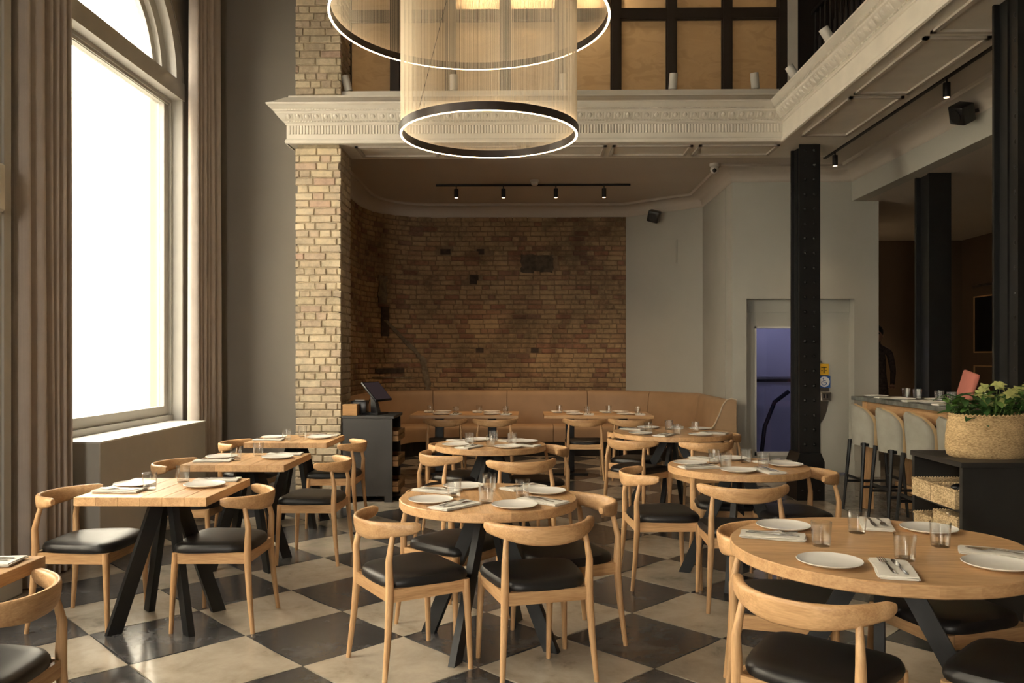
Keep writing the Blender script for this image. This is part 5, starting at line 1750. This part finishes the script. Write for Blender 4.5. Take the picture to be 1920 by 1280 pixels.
def leaf_mesh(mat, L, W, curl):
    vs, fs = [], []
    n = 5
    for i in range(n + 1):
        u = i / n
        w = W * math.sin(PI * min(0.97, 0.06 + 0.92 * u)) ** 0.8
        z = -curl * u * u * L
        vs += [(-w, u * L, z + 0.15 * w), (0, u * L, z - 0.12 * w), (w, u * L, z + 0.15 * w)]
    for i in range(n):
        for j in range(2):
            a = i * 3 + j
            fs.append((a, a + 1, a + 4, a + 3))
    return MB().add(vs, fs).mesh('leaf', mat, 'all')
lm = [leaf_mesh('leaf_dark', 0.085, 0.018, 0.35), leaf_mesh('leaf_dark', 0.065, 0.020, 0.5), leaf_mesh('leaf_mid', 0.075, 0.016, 0.3), leaf_mesh('leaf_mid', 0.055, 0.020, 0.5), leaf_mesh('leaf_dark', 0.105, 0.016, 0.25)]
fl = leaf_mesh('flower_lime', 0.030, 0.012, 0.5)
pr_ = random.Random(9)
stems = MB()
nl = nf = 0
for k in range(40):
    a, rr = pr_.uniform(0, 2 * PI), math.sqrt(pr_.random()) * 0.17
    bx_, by_ = rr * math.cos(a), rr * math.sin(a) * 0.60
    left = bx_ < -0.03
    hgt = pr_.uniform(0.09, 0.17) if left else pr_.uniform(0.11, 0.225)
    tx, ty = bx_ * 1.45 + pr_.uniform(-.02, .02), by_ * 1.3 + pr_.uniform(-.02, .02)
    stems.tube([(bx_, by_, -0.01), ((bx_ + tx) / 2, (by_ + ty) / 2, hgt * 0.6), (tx, ty, hgt)], [0.003, 0.0025, 0.0015], 5)
    for q in range(6):
        if nl >= 235: break
        f_ = 0.35 + 0.65 * q / 5
        px, py, pz = bx_ + (tx - bx_) * f_, by_ + (ty - by_) * f_, hgt * f_
        me = pr_.choice(lm if left else lm[1:4])
        if left: me = pr_.choice([lm[0], lm[4], lm[1], lm[2]])
        o = obj('leaf', me, pt, (px, py, pz), (pr_.uniform(-0.1, 0.9), pr_.uniform(-.3, .3), pr_.uniform(0, 2 * PI)))
        sc = pr_.uniform(0.8, 1.25); o.scale = (sc, sc, sc)
        nl += 1
    if not left and nf < 24:
        yaw0 = pr_.uniform(0, 6.28)
        fo = thing('flower', None, None, (tx, ty, hgt + 0.01)); fo.parent = pt; fo.rotation_euler = (pr_.uniform(0.2, 1.1), pr_.uniform(-.4, .4), 0)
        for q in range(5):
            obj('petal', fl, fo, (0, 0, 0), (pr_.uniform(0.1, 0.6), 0, yaw0 + q * 2 * PI / 5))
        nf += 1
stems.build('stems', 'stem_green', pt)

# ================================================================== DOOR IN THE BAR WALL, PICTURE
dr = thing('door_2', 'dark brown panelled door with glass lights beyond the bar', 'door', (XR - 0.005, 12.85, 0), kind='structure')
MB().box(-0.05, 0.0, -0.62, 0.62, 0, 2.75).build('door_leaf', 'paint_brown', dr)
for (a, b, c_, d) in [(-0.42, 0.42, 1.55, 2.45), (-0.42, 0.42, 0.35, 1.35)]:
    MB().box(-0.066, -0.05, a, b, d - 0.02, d).box(-0.066, -0.05, a, b, c_, c_ + 0.02).box(-0.066, -0.05, a, a + 0.02, c_, d).box(-0.066, -0.05, b - 0.02, b, c_, d).build('panel_moulding', 'card_tan', dr)
MB().box(-0.056, -0.05, -0.40, 0.40, 1.57, 2.43).build('pane', 'device_black', dr)
MB().box(-0.085, -0.05, -0.45, 0.40, 2.60, 2.63).build('door_closer', 'brushed_steel', dr)
# ================================================================== PERSON STANDING BEYOND THE LIFT WALL
def skin_body(name, joints, edges, root, mat, parent, lv=2):
    me = bpy.data.meshes.new(name)
    me.from_pydata([j[0] for j in joints], edges, [])
    me.materials.append(MATS[mat])
    o = obj(name, me, parent)
    sk = o.modifiers.new('skin', 'SKIN')
    sk.use_smooth_shade = True
    for i, j in enumerate(joints):
        me.skin_vertices[0].data[i].radius = j[1] if hasattr(j[1], '__len__') else (j[1], j[1])
        me.skin_vertices[0].data[i].use_root = (i == root)
    sb_ = o.modifiers.new('sub', 'SUBSURF'); sb_.levels = lv; sb_.render_levels = lv
    return o
pe = thing('person', 'person with dark hair in dark patterned clothes standing beyond the lift wall', 'person', (4.985, 11.75, 0.17), R(160))
J = [((0, 0, 0.93), (0.15, 0.11)), ((0, 0.01, 1.10), (0.13, 0.10)), ((0, 0, 1.30), (0.15, 0.11)), ((0, -0.01, 1.43), (0.09, 0.08)), ((0, 0.0, 1.50), 0.05), ((0, 0.02, 1.58), 0.07), ((0, 0.02, 1.68), 0.075),
     ((0.17, 0, 1.39), 0.055), ((0.22, 0.0, 1.12), 0.042), ((0.20, 0.16, 0.95), 0.034), ((0.19, 0.23, 0.92), 0.025),
     ((-0.17, 0, 1.39), 0.055), ((-0.22, 0.0, 1.12), 0.042), ((-0.20, 0.16, 0.95), 0.034), ((-0.19, 0.23, 0.92), 0.025),
     ((0.09, 0, 0.82), 0.085), ((0.10, 0.01, 0.47), 0.06), ((0.10, -0.02, 0.08), 0.042), ((0.11, 0.12, 0.035), 0.036),
     ((-0.09, 0, 0.82), 0.085), ((-0.10, 0.01, 0.47), 0.06), ((-0.10, -0.02, 0.08), 0.042), ((-0.11, 0.12, 0.035), 0.036)]
E_ = [(0, 1), (1, 2), (2, 3), (3, 4), (4, 5), (5, 6), (3, 7), (7, 8), (8, 9), (9, 10), (3, 11), (11, 12), (12, 13), (13, 14), (0, 15), (15, 16), (16, 17), (17, 18), (0, 19), (19, 20), (20, 21), (21, 22)]
skin_body('body', J, E_, 0, 'cloth_dark', pe)
hd_ = MB().sphere((0, 0.025, 1.63), 0.098, 16, 12, (0.82, 0.98, 1.2)).build('head', 'skin_tone', pe, True)
MB().sphere((0, 0.005, 1.665), 0.108, 16, 10, (0.88, 0.98, 1.02)).build('hair', 'hair_dark', pe, True)
fc = MB().sphere((0, 0.122, 1.615), 0.018, 8, 6, (0.8, 1, 1.3))
for sx in (-1, 1):
    fc.sphere((sx * 0.084, 0.02, 1.62), 0.024, 8, 6, (0.4, 0.8, 1.2))
fc.build('nose_and_ears', 'skin_tone', hd_, True)
ey_ = MB()
for sx in (-1, 1):
    ey_.sphere((sx * 0.032, 0.108, 1.645), 0.011, 8, 6)
ey_.sphere((0, 0.110, 1.575), 0.016, 8, 6, (1.4, 0.5, 0.4))
ey_.build('eyes_and_mouth', 'hair_dark', hd_, True)
for sx in (-1, 1):
    hn = MB()
    hn.tube([(sx * 0.19, 0.22, 0.925), (sx * 0.185, 0.30, 0.905)], [0.026, 0.034], 8)
    for q in range(4):
        x0 = sx * 0.185 + (q - 1.5) * 0.017
        L = (0.060, 0.072, 0.068, 0.052)[q]
        hn.tube([(x0, 0.29, 0.905), (x0, 0.29 + L * 0.5, 0.898), (x0, 0.29 + L, 0.878)], [0.009, 0.0085, 0.007], 7)
    hn.tube([(sx * 0.165, 0.245, 0.915), (sx * 0.145, 0.275, 0.905), (sx * 0.142, 0.305, 0.895)], [0.011, 0.010, 0.008], 7)
    hn.build('hand', 'skin_tone', pe, True)
struct('trim_6', MB().box(4.37, XR, 11.2, YB, 0.0, 0.17), 'tile_grey', 'low raised step in the passage beyond the bar', 'step')
